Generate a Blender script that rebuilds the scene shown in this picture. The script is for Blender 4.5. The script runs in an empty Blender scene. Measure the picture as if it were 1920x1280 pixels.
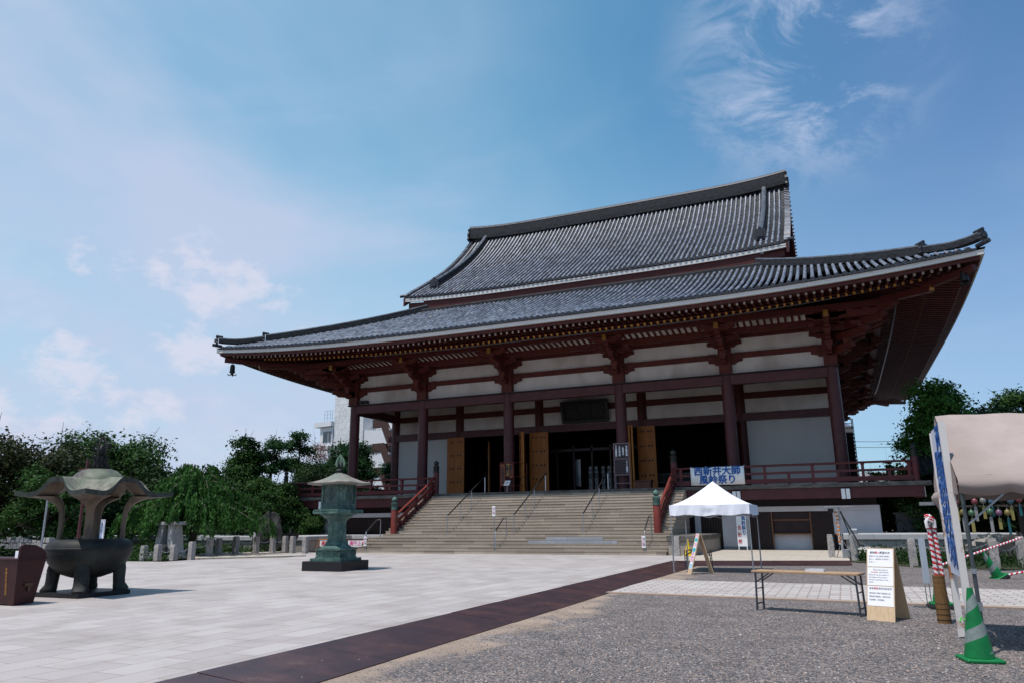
import bpy, bmesh, math, random
import numpy as np
from mathutils import Vector, Matrix
random.seed(7); rng = np.random.default_rng(7)
R = math.radians; PI = math.pi
scene = bpy.context.scene
# ------------------------------------------------------------------ camera
cam_d = bpy.data.cameras.new('camera'); cam = bpy.data.objects.new('camera', cam_d)
scene.collection.objects.link(cam); scene.camera = cam
YAW, PITCH, ROLL = R(23.475), R(13.827), R(-0.546)
Fv = Vector((-math.sin(YAW)*math.cos(PITCH), math.cos(YAW)*math.cos(PITCH), math.sin(PITCH)))
Rt = Vector((math.cos(YAW), math.sin(YAW), 0)); Up = Rt.cross(Fv)
R2 = Rt*math.cos(ROLL)+Up*math.sin(ROLL); U2 = -Rt*math.sin(ROLL)+Up*math.cos(ROLL)
M = Matrix((R2, U2, -Fv)).transposed().to_4x4(); M.translation = Vector((16.144, -45.473, 1.479))
cam.matrix_world = M
cam_d.sensor_width = 36; cam_d.lens = 36*1383.49/1920
cam_d.clip_start = .1; cam_d.clip_end = 5000
scene.render.resolution_x = 1024; scene.render.resolution_y = 682
# ------------------------------------------------------------------ light
SUN = Vector((-.15, -.31, 1)).normalized()
sd = bpy.data.lights.new('sun', 'SUN'); so = bpy.data.objects.new('sun', sd); scene.collection.objects.link(so)
so.rotation_euler = SUN.to_track_quat('Z', 'Y').to_euler()
sd.energy = 4.6; sd.angle = R(.5); sd.color = (1, .94, .90)
scene.view_settings.view_transform = 'Standard'; scene.view_settings.look = 'None'
scene.view_settings.exposure = 0; scene.view_settings.gamma = 1
scene.cycles.max_bounces = 6
w = bpy.data.worlds.new('World'); scene.world = w; w.use_nodes = True
def build_world():
    nt = w.node_tree; nt.nodes.clear(); N = nt.nodes.new; L = nt.links.new
    out = N('ShaderNodeOutputWorld'); bg = N('ShaderNodeBackground'); L(bg.outputs[0], out.inputs[0])
    sky = N('ShaderNodeTexSky'); sky.sky_type = 'NISHITA'; sky.sun_disc = False
    el = math.asin(SUN.z); sky.sun_elevation = el; sky.sun_rotation = math.atan2(SUN.x, SUN.y)
    sky.air_density = 1.0; sky.dust_density = .6; sky.ozone_density = 1.5
    hs = N('ShaderNodeMixRGB'); hs.blend_type = 'MULTIPLY'; hs.inputs[0].default_value = 1
    L(sky.outputs[0], hs.inputs[1])
    tc = N('ShaderNodeTexCoord')
    def vdot(v):
        n = N('ShaderNodeVectorMath'); n.operation = 'DOT_PRODUCT'; L(tc.outputs['Generated'], n.inputs[0]); n.inputs[1].default_value = v; return n.outputs['Value']
    def math_(op, a, b=None, c=None, clamp=False):
        n = N('ShaderNodeMath'); n.operation = op; n.use_clamp = clamp
        for i, x in enumerate((a, b, c)):
            if x is None: continue
            if isinstance(x, (int, float)): n.inputs[i].default_value = x
            else: L(x, n.inputs[i])
        return n.outputs[0]
    def ramp(x, a, b):
        n = N('ShaderNodeMapRange'); n.interpolation_type = 'SMOOTHSTEP'; L(x, n.inputs[0]); n.inputs[1].default_value = a; n.inputs[2].default_value = b; return n.outputs[0]
    # cloud plane coordinates: direction / (z + .12)
    sep = N('ShaderNodeSeparateXYZ'); L(tc.outputs['Generated'], sep.inputs[0])
    zz = math_('MAXIMUM', math_('ADD', sep.outputs[2], .14), .05)
    cx = math_('DIVIDE', sep.outputs[0], zz); cy = math_('DIVIDE', sep.outputs[1], zz)
    comb = N('ShaderNodeCombineXYZ'); L(cx, comb.inputs[0]); L(cy, comb.inputs[1])
    def noise(scale, detail, rough, stretch=(1, 1, 1), rot=0, off=(0, 0, 0), dist=0, src=None):
        mp = N('ShaderNodeMapping'); L(src or comb.outputs[0], mp.inputs[0]); mp.inputs['Scale'].default_value = stretch; mp.inputs['Rotation'].default_value = (0, 0, rot); mp.inputs['Location'].default_value = off
        n = N('ShaderNodeTexNoise'); L(mp.outputs[0], n.inputs['Vector']); n.inputs['Scale'].default_value = scale; n.inputs['Detail'].default_value = detail; n.inputs['Roughness'].default_value = rough; n.inputs['Distortion'].default_value = dist
        return n.outputs['Fac']
    # high thin veil, mostly on the left
    side = vdot(Rt[:])                      # -: left of the view, +: right of it
    left = ramp(side, .30, -.42)
    tn = N('ShaderNodeMixRGB'); L(ramp(side, -.25, .62), tn.inputs[0]); tn.inputs[1].default_value = (.70, 1.55, 1.42, 1); tn.inputs[2].default_value = (.36, .82, 1.08, 1); L(tn.outputs[0], hs.inputs[2])
    veil = noise(.75, 5, .52, (1, .7, 1), .7, (3.1, 1.2, 0), .5)
    veil2 = noise(1.6, 6, .55, (.7, 1.3, 1), 1.1, (8, 3, 0), .5)
    v = math_('MULTIPLY_ADD', ramp(veil, .30, .66), math_('MULTIPLY_ADD', left, .75, .12), math_('MULTIPLY', left, .22))
    v = math_('MULTIPLY_ADD', math_('MULTIPLY', ramp(veil2, .48, .78), .4), math_('MULTIPLY_ADD', left, .95, .18), v, clamp=True)
    # small wispy cloud high right
    cdir = (Fv*1383.5+R2*(1500-960)+U2*(640-110)).normalized()
    dn = N('ShaderNodeVectorMath'); dn.operation = 'DISTANCE'; L(tc.outputs['Generated'], dn.inputs[0]); dn.inputs[1].default_value = cdir
    wn = noise(7, 9, .66, (1, 1, 1.6), 0, (5.3, 2, 1), .8, tc.outputs['Generated'])
    wisp = math_('MULTIPLY', ramp(dn.outputs['Value'], .19, .02), ramp(wn, .44, .66))
    v = math_('ADD', v, math_('MULTIPLY', wisp, .95), clamp=True)
    # low cumulus puffs near the left horizon
    cn = noise(5.2, 9, .58, (1, 1, 2.0), 0, (1.3, 0, .1), .15, tc.outputs['Generated'])
    low = math_('MULTIPLY', ramp(sep.outputs[2], .36, .24), ramp(sep.outputs[2], -.02, .06))
    puff = math_('MULTIPLY', math_('MULTIPLY', ramp(cn, .50, .66), low), math_('MULTIPLY', ramp(side, .12, -.12), .35))
    cn2 = noise(13, 10, .62, (1, 1, 1.7), 0, (2.3, .7, .4), .1, tc.outputs['Generated'])
    for px, py, rr in ((165,478,.045),(215,500,.045),(300,515,.04),(400,520,.075),(470,560,.075),(350,660,.06),(400,670,.05),(110,760,.085),(220,765,.075),(320,760,.05),(125,640,.03),(0,770,.07)):
        dd = (Fv*1383.5+R2*(px-960)+U2*(640-py)).normalized(); q = N('ShaderNodeVectorMath'); q.operation = 'DISTANCE'; L(tc.outputs['Generated'], q.inputs[0]); q.inputs[1].default_value = dd
        e = math_('ADD', math_('MULTIPLY', ramp(q.outputs['Value'], rr*1.7, 0), 1.15), math_('MULTIPLY_ADD', cn2, 4.2, -2.75)); puff = math_('MAXIMUM', puff, math_('MULTIPLY', ramp(e, .15, .95), ramp(q.outputs['Value'], rr*1.7, rr*.8)))
    # haze at the horizon
    hz = math_('MULTIPLY', ramp(sep.outputs[2], .54, .06), math_('MULTIPLY_ADD', ramp(side, .55, -.15), .4, .6))
    mixh = N('ShaderNodeMixRGB'); L(math_('MULTIPLY', hz, .88), mixh.inputs[0]); L(hs.outputs[0], mixh.inputs[1]); mixh.inputs[2].default_value = (4.2, 5.0, 6.4, 1)
    m1 = N('ShaderNodeMixRGB'); L(math_('MULTIPLY', v, .9), m1.inputs[0]); L(mixh.outputs[0], m1.inputs[1]); m1.inputs[2].default_value = (4.3, 4.95, 6.5, 1)
    m2 = N('ShaderNodeMixRGB'); L(math_('MULTIPLY', puff, .72), m2.inputs[0]); L(m1.outputs[0], m2.inputs[1]); m2.inputs[2].default_value = (5.9, 5.9, 6.9, 1)
    L(m2.outputs[0], bg.inputs[0]); bg.inputs[1].default_value = .125
build_world()
# ------------------------------------------------------------------ helpers
COL = scene.collection
class MB:
    def __init__(s): s.v = []; s.f = []; s.m = []
    def add(s, vs, fs, mi=0):
        b = len(s.v); s.v.extend(vs); s.f.extend([tuple(b+i for i in f) for f in fs]); s.m.extend([mi]*len(fs)); return s
    def box(s, x0, x1, y0, y1, z0, z1, mi=0):
        return s.add([(x0,y0,z0),(x1,y0,z0),(x1,y1,z0),(x0,y1,z0),(x0,y0,z1),(x1,y0,z1),(x1,y1,z1),(x0,y1,z1)],
                     [(0,3,2,1),(4,5,6,7),(0,1,5,4),(1,2,6,5),(2,3,7,6),(3,0,4,7)], mi)
    def bar(s, p0, p1, w, h, mi=0, up=(0,0,1)):
        p0 = Vector(p0); p1 = Vector(p1); d = (p1-p0).normalized(); u = Vector(up)
        r = d.cross(u)
        if r.length < 1e-4: r = d.cross(Vector((0,1,0)))
        r.normalize(); u = r.cross(d)
        vs = []
        for p in (p0, p1):
            for a, b in ((-1,-1),(1,-1),(1,1),(-1,1)): vs.append(tuple(p+r*(a*w/2)+u*(b*h/2)))
        return s.add(vs, [(0,1,2,3),(7,6,5,4),(0,4,5,1),(1,5,6,2),(2,6,7,3),(3,7,4,0)], mi)
    def prism(s, poly, a, b, fn, mi=0):
        """poly: 2D points, extruded from a to b; fn(u,v,w)->xyz"""
        n = len(poly); vs = [fn(u,v,a) for u,v in poly]+[fn(u,v,b) for u,v in poly]
        fs = [tuple(range(n))[::-1], tuple(range(n,2*n))]+[(i,(i+1)%n,n+(i+1)%n,n+i) for i in range(n)]
        return s.add(vs, fs, mi)
    def tube(s, pts, r, n=8, mi=0, cap=True, rs=None):
        pts = [Vector(p) for p in pts]; k = len(pts); vs = []; prev = None
        for i, p in enumerate(pts):
            t = (pts[min(i+1,k-1)]-pts[max(i-1,0)]).normalized()
            if prev is None:
                a = t.cross(Vector((0,0,1)))
                if a.length < 1e-3: a = t.cross(Vector((1,0,0)))
            else: a = prev-t*prev.dot(t)
            a.normalize(); prev = a; b = t.cross(a)
            rr = rs[i] if rs else r
            for j in range(n):
                th = 2*PI*j/n; vs.append(tuple(p+a*(rr*math.cos(th))+b*(rr*math.sin(th))))
        fs = [(i*n+j, i*n+(j+1)%n, (i+1)*n+(j+1)%n, (i+1)*n+j) for i in range(k-1) for j in range(n)]
        if cap: fs += [tuple(range(n))[::-1], tuple(range((k-1)*n, k*n))]
        return s.add(vs, fs, mi)
    def cyl(s, x, y, z0, z1, r, n=20, mi=0, r1=None):
        return s.lathe([(r, z0), (r1 if r1 is not None else r, z1)], (x, y, 0), n, mi)
    def lathe(s, prof, c=(0,0,0), n=24, mi=0, cap=True, rot=0, ell=(1,1)):
        vs = []
        for r, z in prof:
            for j in range(n):
                th = 2*PI*j/n+rot; vs.append((c[0]+r*math.cos(th)*ell[0], c[1]+r*math.sin(th)*ell[1], c[2]+z))
        k = len(prof)
        fs = [(i*n+j, i*n+(j+1)%n, (i+1)*n+(j+1)%n, (i+1)*n+j) for i in range(k-1) for j in range(n)]
        if cap: fs += [tuple(range(n))[::-1], tuple(range((k-1)*n, k*n))]
        return s.add(vs, fs, mi)
    def grid(s, P, mi=0, closed=False):
        """P[i][j] -> points"""
        a = len(P); b = len(P[0]); vs = [tuple(p) for row in P for p in row]
        fs = [(i*b+j, i*b+(j+1)%b, (i+1)*b+(j+1)%b, (i+1)*b+j) for i in range(a-1) for j in range(b if closed else b-1)]
        return s.add(vs, fs, mi)
    def build(s, name, mats, parent=None, smooth=None, **kw):
        me = bpy.data.meshes.new(name); me.from_pydata(s.v, [], s.f)
        if not isinstance(mats, (list, tuple)): mats = [mats]
        for m in mats: me.materials.append(m)
        if len(mats) > 1: me.polygons.foreach_set('material_index', s.m)
        if smooth:
            me.polygons.foreach_set('use_smooth', [True]*len(me.polygons)); me.set_sharp_from_angle(angle=R(smooth))
        me.update()
        o = bpy.data.objects.new(name, me); COL.objects.link(o)
        if parent: o.parent = parent
        for k, v in kw.items(): o[k] = v
        return o
def bevel(o, w=.01, seg=2):
    m = o.modifiers.new('bevel', 'BEVEL'); m.width = w; m.segments = seg; m.limit_method = 'ANGLE'; m.angle_limit = R(40); return o
def root(name, label, cat, loc=(0,0,0), rz=0, group=None):
    o = bpy.data.objects.new(name, None); COL.objects.link(o); o.location = loc; o.rotation_euler = (0,0,rz); o.empty_display_size = .2
    return tag(o, label, cat, group)
def tag(o, label, cat, group=None):
    o['label'] = label; o['category'] = cat
    if group: o['group'] = group
    return o
def struct(o): o['kind'] = 'structure'; return o
def dup(r, loc, rz=None, label=None, scale=None):
    c = r.copy(); COL.objects.link(c); c.location = loc
    if rz is not None: c.rotation_euler = (0,0,rz)
    if label: c['label'] = label
    if scale: c.scale = (scale,)*3
    def rec(a, b):
        for ch in list(a.children):
            d = ch.copy(); COL.objects.link(d); d.parent = b; rec(ch, d)
    rec(r, c); return c
def cpart(o, parent, loc=None, rz=None):
    c = o.copy(); COL.objects.link(c); c.parent = parent
    if loc is not None: c.location = loc
    if rz is not None: c.rotation_euler = (0,0,rz)
    for ch in list(o.children): cpart(ch, c)
    return c
def text(s, size, name, mat, parent=None, loc=(0,0,0), rot=(PI/2,0,0), vertical=False, align='CENTER', depth=.002, xs=1.0, pitch=1.0, bold=0):
    cu = bpy.data.curves.new(name, 'FONT')
    cu.body = '\n'.join(s) if vertical else s
    cu.size = size; cu.align_x = align; cu.align_y = 'CENTER'; cu.extrude = depth; cu.space_line = pitch; cu.resolution_u = 3
    t = bpy.data.objects.new(name, cu); COL.objects.link(t)
    me = bpy.data.meshes.new_from_object(t); bpy.data.objects.remove(t); bpy.data.curves.remove(cu)
    me.name = name; me.materials.clear(); me.materials.append(mat)
    if xs != 1.0: me.transform(Matrix.Diagonal((xs,1,1,1)))
    if bold:   # heavy brush weight: shifted copies, each a hair prouder than the last
        bm = bmesh.new()
        for i, (dx, dy) in enumerate(((0,0),(1,0),(-1,0),(0,1),(0,-1),(.7,.7),(-.7,-.7))):
            c = me.copy(); c.transform(Matrix.Translation((dx*bold*1.6,dy*bold*1.6,i*.0004))); bm.from_mesh(c); bpy.data.meshes.remove(c)
        bm.to_mesh(me); bm.free()
    o = bpy.data.objects.new(name, me); COL.objects.link(o); o.parent = parent; o.location = loc; o.rotation_euler = rot
    return o
# ------------------------------------------------------------------ materials
def newmat(name):
    m = bpy.data.materials.new(name); m.use_nodes = True; nt = m.node_tree; return m, nt, nt.nodes['Principled BSDF'], nt.nodes.new, nt.links.new
def pm(name, c, c2=None, sc=3, rough=.6, metal=0, bump=0, bsc=None, streak=None, det=6, lo=.35, hi=.65, spec=None, trans=0, emit=None, c3=None):
    m, nt, b, N, L = newmat(name)
    b.inputs['Base Color'].default_value = (*c, 1); b.inputs['Roughness'].default_value = rough; b.inputs['Metallic'].default_value = metal
    if spec is None and rough >= .35 and metal == 0: spec = .28
    if spec is not None: b.inputs['Specular IOR Level'].default_value = spec
    if trans: b.inputs['Transmission Weight'].default_value = trans
    if emit: b.inputs['Emission Color'].default_value = (*emit[0], 1); b.inputs['Emission Strength'].default_value = emit[1]
    g = N('ShaderNodeNewGeometry')
    mp = N('ShaderNodeMapping'); L(g.outputs['Position'], mp.inputs[0])
    if streak: mp.inputs['Scale'].default_value = streak
    if c2:
        n = N('ShaderNodeTexNoise'); L(mp.outputs[0], n.inputs['Vector']); n.inputs['Scale'].default_value = sc; n.inputs['Detail'].default_value = det; n.inputs['Roughness'].default_value = .62
        r = N('ShaderNodeMapRange'); L(n.outputs['Fac'], r.inputs[0]); r.inputs[1].default_value = lo; r.inputs[2].default_value = hi
        mx = N('ShaderNodeMixRGB'); L(r.outputs[0], mx.inputs[0]); mx.inputs[1].default_value = (*c,1); mx.inputs[2].default_value = (*c2,1)
        last = mx
        if c3:
            n2 = N('ShaderNodeTexNoise'); L(g.outputs['Position'], n2.inputs['Vector']); n2.inputs['Scale'].default_value = sc*.31; n2.inputs['Detail'].default_value = 5
            r2 = N('ShaderNodeMapRange'); L(n2.outputs['Fac'], r2.inputs[0]); r2.inputs[1].default_value = .5; r2.inputs[2].default_value = .68
            mx2 = N('ShaderNodeMixRGB'); L(r2.outputs[0], mx2.inputs[0]); L(mx.outputs[0], mx2.inputs[1]); mx2.inputs[2].default_value = (*c3,1); last = mx2
        L(last.outputs[0], b.inputs['Base Color'])
        rr = N('ShaderNodeMapRange'); L(n.outputs['Fac'], rr.inputs[0]); rr.inputs[3].default_value = max(rough-.12,.05); rr.inputs[4].default_value = min(rough+.12,1); L(rr.outputs[0], b.inputs['Roughness'])
    if bump:
        n = N('ShaderNodeTexNoise'); L(g.outputs['Position'], n.inputs['Vector']); n.inputs['Scale'].default_value = bsc or sc*8; n.inputs['Detail'].default_value = 4
        bp = N('ShaderNodeBump'); bp.inputs['Strength'].default_value = bump; bp.inputs['Distance'].default_value = .02; L(n.outputs['Fac'], bp.inputs['Height']); L(bp.outputs[0], b.inputs['Normal'])
    return m
def brickmat(name, cols, mortar, bw, rh, ms=.01, axes='yx', rough=.7, stain=None, offset=.5, bump=.3, grain=60, squash=0, loc=(0,0,0), warm=None):
    """courses in world space; axes gives which world axes feed brick u,v"""
    m, nt, b, N, L = newmat(name)
    g = N('ShaderNodeNewGeometry'); sp = N('ShaderNodeSeparateXYZ'); L(g.outputs['Position'], sp.inputs[0])
    cb = N('ShaderNodeCombineXYZ'); ix = {'x':0,'y':1,'z':2}
    L(sp.outputs[ix[axes[0]]], cb.inputs[0]); L(sp.outputs[ix[axes[1]]], cb.inputs[1])
    mp = N('ShaderNodeMapping'); L(cb.outputs[0], mp.inputs[0]); mp.inputs['Location'].default_value = loc
    br = N('ShaderNodeTexBrick'); L(mp.outputs[0], br.inputs['Vector']); br.offset = offset
    br.inputs['Scale'].default_value = 1; br.inputs['Brick Width'].default_value = bw; br.inputs['Row Height'].default_value = rh; br.inputs['Mortar Size'].default_value = ms
    br.inputs['Color1'].default_value = (0,0,0,1); br.inputs['Color2'].default_value = (1,1,1,1); br.inputs['Mortar'].default_value = (.5,.5,.5,1); br.inputs['Mortar Smooth'].default_value = .2
    cr = N('ShaderNodeValToRGB'); L(br.outputs['Color'], cr.inputs[0]); e = cr.color_ramp.elements
    e[0].color = (*cols[0],1); e[1].color = (*cols[-1],1)
    for i, c in enumerate(cols[1:-1]): q = e.new((i+1)/(len(cols)-1)); q.color = (*c,1)
    n = N('ShaderNodeTexNoise'); L(g.outputs['Position'], n.inputs['Vector']); n.inputs['Scale'].default_value = grain; n.inputs['Detail'].default_value = 3
    n2 = N('ShaderNodeTexNoise'); L(g.outputs['Position'], n2.inputs['Vector']); n2.inputs['Scale'].default_value = .7; n2.inputs['Detail'].default_value = 8; n2.inputs['Roughness'].default_value = .65
    ov = N('ShaderNodeMixRGB'); ov.blend_type = 'MULTIPLY'; ov.inputs[0].default_value = 1
    rg = N('ShaderNodeMapRange'); L(n.outputs['Fac'], rg.inputs[0]); rg.inputs[1].default_value = .3; rg.inputs[2].default_value = .7; rg.inputs[3].default_value = .82; rg.inputs[4].default_value = 1.15
    L(cr.outputs[0], ov.inputs[1]); L(rg.outputs[0], ov.inputs[2])
    st = N('ShaderNodeMixRGB'); r2 = N('ShaderNodeMapRange'); L(n2.outputs['Fac'], r2.inputs[0]); r2.inputs[1].default_value = .48; r2.inputs[2].default_value = .72; r2.inputs[4].default_value = .8
    L(r2.outputs[0], st.inputs[0]); L(ov.outputs[0], st.inputs[1]); st.inputs[2].default_value = (*(stain or cols[0]),1)
    mo = N('ShaderNodeMixRGB'); L(br.outputs['Fac'], mo.inputs[0]); L(st.outputs[0], mo.inputs[1]); mo.inputs[2].default_value = (*mortar,1)
    L(mo.outputs[0], b.inputs['Base Color']); b.inputs['Roughness'].default_value = rough
    if bump:
        s = N('ShaderNodeMath'); s.operation = 'MULTIPLY_ADD'; L(br.outputs['Fac'], s.inputs[0]); s.inputs[1].default_value = -1; L(n.outputs['Fac'], s.inputs[2])
        bp = N('ShaderNodeBump'); bp.inputs['Strength'].default_value = bump; bp.inputs['Distance'].default_value = .01; L(s.outputs[0], bp.inputs['Height']); L(bp.outputs[0], b.inputs['Normal'])
    return m
def tilemat(name, base, light, cell=(.38, .33, 1), axes='xy', rough=.35, spots=True):
    """grey glazed roof tile: each tile its own tone"""
    m, nt, b, N, L = newmat(name)
    g = N('ShaderNodeNewGeometry')
    mp = N('ShaderNodeMapping'); L(g.outputs['Position'], mp.inputs[0]); mp.inputs['Scale'].default_value = (1/cell[0], 1/cell[1], 1/cell[2])
    fl = N('ShaderNodeVectorMath'); fl.operation = 'FLOOR'; L(mp.outputs[0], fl.inputs[0])
    wn = N('ShaderNodeTexWhiteNoise'); wn.noise_dimensions = '3D'; L(fl.outputs[0], wn.inputs['Vector'])
    cr = N('ShaderNodeValToRGB'); L(wn.outputs['Value'], cr.inputs[0]); e = cr.color_ramp.elements
    e[0].position = 0; e[0].color = (*base,1); e[1].position = .93; e[1].color = (*light,1)
    if spots:
        q = e.new(.985); q.color = (*[min(1,x*1.15) for x in light],1); q = e.new(1.0); q.color = (.30,.27,.23,1)
    n = N('ShaderNodeTexNoise'); L(g.outputs['Position'], n.inputs['Vector']); n.inputs['Scale'].default_value = 1.1; n.inputs['Detail'].default_value = 7
    r = N('ShaderNodeMapRange'); L(n.outputs['Fac'], r.inputs[0]); r.inputs[1].default_value = .3; r.inputs[2].default_value = .7; r.inputs[3].default_value = .7; r.inputs[4].default_value = 1.25
    mx = N('ShaderNodeMixRGB'); mx.blend_type = 'MULTIPLY'; mx.inputs[0].default_value = 1; L(cr.outputs[0], mx.inputs[1]); L(r.outputs[0], mx.inputs[2])
    L(mx.outputs[0], b.inputs['Base Color']); b.inputs['Roughness'].default_value = rough
    return m
M_tile = tilemat('tile_grey_glazed', (.062,.068,.086), (.18,.195,.24), rough=.36)
M_pan = tilemat('tile_pan_dark', (.012,.013,.016), (.042,.044,.052), cell=(.19,.3,1), rough=.7, spots=False)
M_ridge = pm('ridge_tile', (.010,.011,.013), (.034,.036,.042), 9, .75, streak=(.35,.35,1.7), bump=.5, bsc=14, spec=.2, lo=.42, hi=.6)
M_ridgelight = pm('ridge_cap_tile', (.035,.04,.05), (.10,.11,.135), 3, .5)
M_discend = pm('tile_end', (.018,.02,.026), (.04,.044,.055), 12, .4)
M_fascia = pm('white_eave_board', (.60,.585,.57), (.46,.445,.43), 1.2, .6, streak=(.5,.5,3), lo=.5, hi=.8)
M_red = pm('red_lacquer', (.078,.013,.011), (.055,.010,.009), 2.0, .5, bump=.05)
M_redk = pm('red_lacquer_bracket', (.095,.018,.012), (.062,.012,.009), 3.0, .6)
M_maroon = pm('maroon_lacquer', (.082,.022,.024), (.058,.016,.018), 2.2, .42)
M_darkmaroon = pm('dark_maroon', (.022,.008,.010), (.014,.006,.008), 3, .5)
M_railred = pm('rail_red', (.11,.022,.024), (.075,.017,.020), 3, .5, c3=(.07,.025,.028))
M_railbright = pm('rail_red_bright', (.20,.036,.026), (.14,.026,.021), 3, .5, c3=(.11,.03,.025))
M_black = pm('black_metal', (.012,.012,.014), None, rough=.5)
M_gold = pm('gilt_cap', (.42,.22,.045), (.25,.12,.03), 14, .4, metal=.6)
M_whitecap = pm('pale_rafter_cap', (.46,.43,.42), (.32,.28,.27), 20, .5)
M_verdigris = pm('verdigris_bronze', (.055,.125,.105), (.025,.055,.05), 9, .6, bump=.35, c3=(.12,.21,.17), metal=.1)
M_bronzelight = pm('weathered_bronze_roof', (.20,.18,.145), (.055,.05,.046), 3, .65, c3=(.17,.19,.14), streak=(2.2,2.2,.5), bump=.1, lo=.42, hi=.6)
M_bronzedark = pm('dark_bronze', (.011,.011,.011), (.024,.024,.022), 4, .6, bump=.25, c3=(.035,.045,.036))
M_dome = pm('stained_dome', (.10,.085,.08), (.045,.04,.04), 3, .6, c3=(.15,.18,.12), streak=(3,3,.4), lo=.4, hi=.6)
M_bronzebrown = pm('brown_bronze', (.17,.125,.085), (.075,.06,.05), 3, .6, streak=(2,2,.5))
M_blackstone = pm('polished_black_stone', (.010,.010,.012), (.016,.016,.018), 60, .4, spec=.25)
M_wallwhite = pm('white_plaster', (.57,.535,.51), (.48,.45,.425), .9, .8, bump=.03, bsc=40, streak=(1,1,.35), c3=(.35,.29,.26))
M_panelwhite = pm('white_panel', (.46,.46,.455), (.42,.42,.415), .7, .75, streak=(1,1,.4))
M_lowwhite = pm('ground_wall_white', (.50,.49,.52), (.44,.43,.46), 1.1, .8, c3=(.42,.40,.42))
M_lattice = pm('dark_brown_lattice', (.03,.012,.012), (.022,.009,.01), 5, .5)
M_orange = pm('ochre_door', (.32,.108,.017), (.24,.075,.012), 2, .45, streak=(3,3,.4))
M_orangeedge = pm('ochre_door_edge', (.42,.16,.03), None, rough=.45)
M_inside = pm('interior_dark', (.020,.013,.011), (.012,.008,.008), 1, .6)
M_steel = pm('stainless', (.45,.45,.47), None, rough=.3, metal=1)
M_galv = pm('galvanised', (.34,.36,.38), (.24,.25,.27), 20, .4, metal=.7)
M_paper = pm('white_paper', (.80,.79,.82), None, rough=.6)
M_board = pm('white_board', (.78,.78,.80), (.70,.70,.72), 2, .5)
M_blue = pm('blue_ink', (.01,.09,.32), None, rough=.5)
M_redink = pm('red_ink', (.50,.02,.03), None, rough=.5)
M_pinkink = pm('pink_ink', (.65,.07,.22), None, rough=.5)
M_blackink = pm('black_ink', (.03,.03,.035), None, rough=.5)
M_greyink = pm('grey_ink', (.24,.23,.26), None, rough=.6)
M_whiteink = pm('white_ink', (.75,.78,.82), None, rough=.6)
M_canopy = pm('white_canopy', (.80,.80,.86), (.76,.76,.83), .8, .7)
M_beige = pm('beige_canvas', (.37,.30,.275), (.31,.25,.23), 1.8, .85, bump=.12, bsc=35, c3=(.27,.215,.195))
M_pine = pm('pale_plywood', (.60,.44,.29), (.50,.35,.21), 3, .6, streak=(9,9,.7))
M_tabletop = pm('wood_tabletop', (.42,.28,.17), (.34,.21,.12), 4, .5)
M_tableleg = pm('table_leg_steel', (.055,.06,.075), None, rough=.4, metal=.5)
M_cone = pm('green_cone', (.004,.17,.045), (.003,.12,.035), 6, .45)
M_conestripe = pm('cone_reflective', (.20,.235,.225), (.15,.18,.17), 30, .5)
M_conebase = pm('cone_base_black', (.02,.02,.022), None, rough=.6)
M_yellow = pm('yellow_cone', (.75,.50,.01), None, rough=.45)
M_barred = pm('bar_red', (.55,.015,.03), None, rough=.4)
M_barwhite = pm('bar_white', (.75,.72,.74), None, rough=.4)
M_reed = pm('reed_screen', (.20,.11,.04), (.11,.055,.022), 40, .8, streak=(3,3,.06))
M_glass = pm('window_glass', (.03,.045,.06), None, rough=.08, spec=.8)
M_rockgrey = pm('granite_post', (.40,.375,.36), (.20,.185,.18), 14, .85, bump=1.0, bsc=16, c3=(.30,.27,.25))
M_bark = pm('bark', (.07,.055,.045), (.035,.028,.024), 9, .9, bump=.6, bsc=20)
M_barkpale = pm('bark_pale', (.16,.13,.11), (.08,.065,.055), 9, .9)
M_boulder = pm('garden_rock', (.05,.048,.045), (.022,.022,.021), 3, .9, bump=.8, bsc=6)
M_stoneedge = pm('slab_edge_stained', (.15,.135,.125), (.06,.055,.05), 2.2, .85, streak=(1,1,3), bump=.2)
M_plat = brickmat('platform_wall', [(.26,.25,.245),(.32,.31,.30)], (.12,.11,.10), 1.2, .9, .012, 'xz', stain=(.15,.135,.125), loc=(.4,.3,0))
M_plat2 = brickmat('platform_wall_side', [(.26,.23,.20),(.33,.29,.26)], (.12,.11,.10), .5, .9, .012, 'yz', stain=(.14,.11,.09), loc=(.4,.3,0))
M_coping = brickmat('platform_coping', [(.33,.33,.345),(.42,.415,.42)], (.14,.13,.13), 1.05, 2.0, .008, 'xy', stain=(.27,.265,.27))
M_plaza = brickmat('plaza_granite', [(.335,.30,.29),(.375,.338,.325),(.405,.37,.355)], (.20,.145,.12), .92, .46, .008, 'yx', .75, stain=(.235,.20,.185), bump=.15, grain=70)
M_pave = brickmat('shop_pavement', [(.40,.35,.29),(.46,.41,.35)], (.24,.19,.15), 1.0, .5, .01, 'xy', stain=(.42,.36,.30), bump=.1)
M_kerbtan = pm('path_kerb', (.36,.27,.21), (.28,.21,.17), 5, .85)
M_step = brickmat('step_granite', [(.27,.215,.165),(.37,.30,.235),(.45,.365,.285),(.33,.265,.205),(.50,.42,.33)], (.15,.12,.095), 1.75, .16, .006, 'xz', .8, stain=(.31,.24,.19), bump=.15, grain=45, offset=.37)
M_stepgrey = brickmat('step_grey_slab', [(.26,.27,.30),(.33,.34,.37)], (.12,.12,.12), .95, .16, .006, 'xz', .8, stain=(.24,.25,.27), bump=.15, grain=45)
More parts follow.
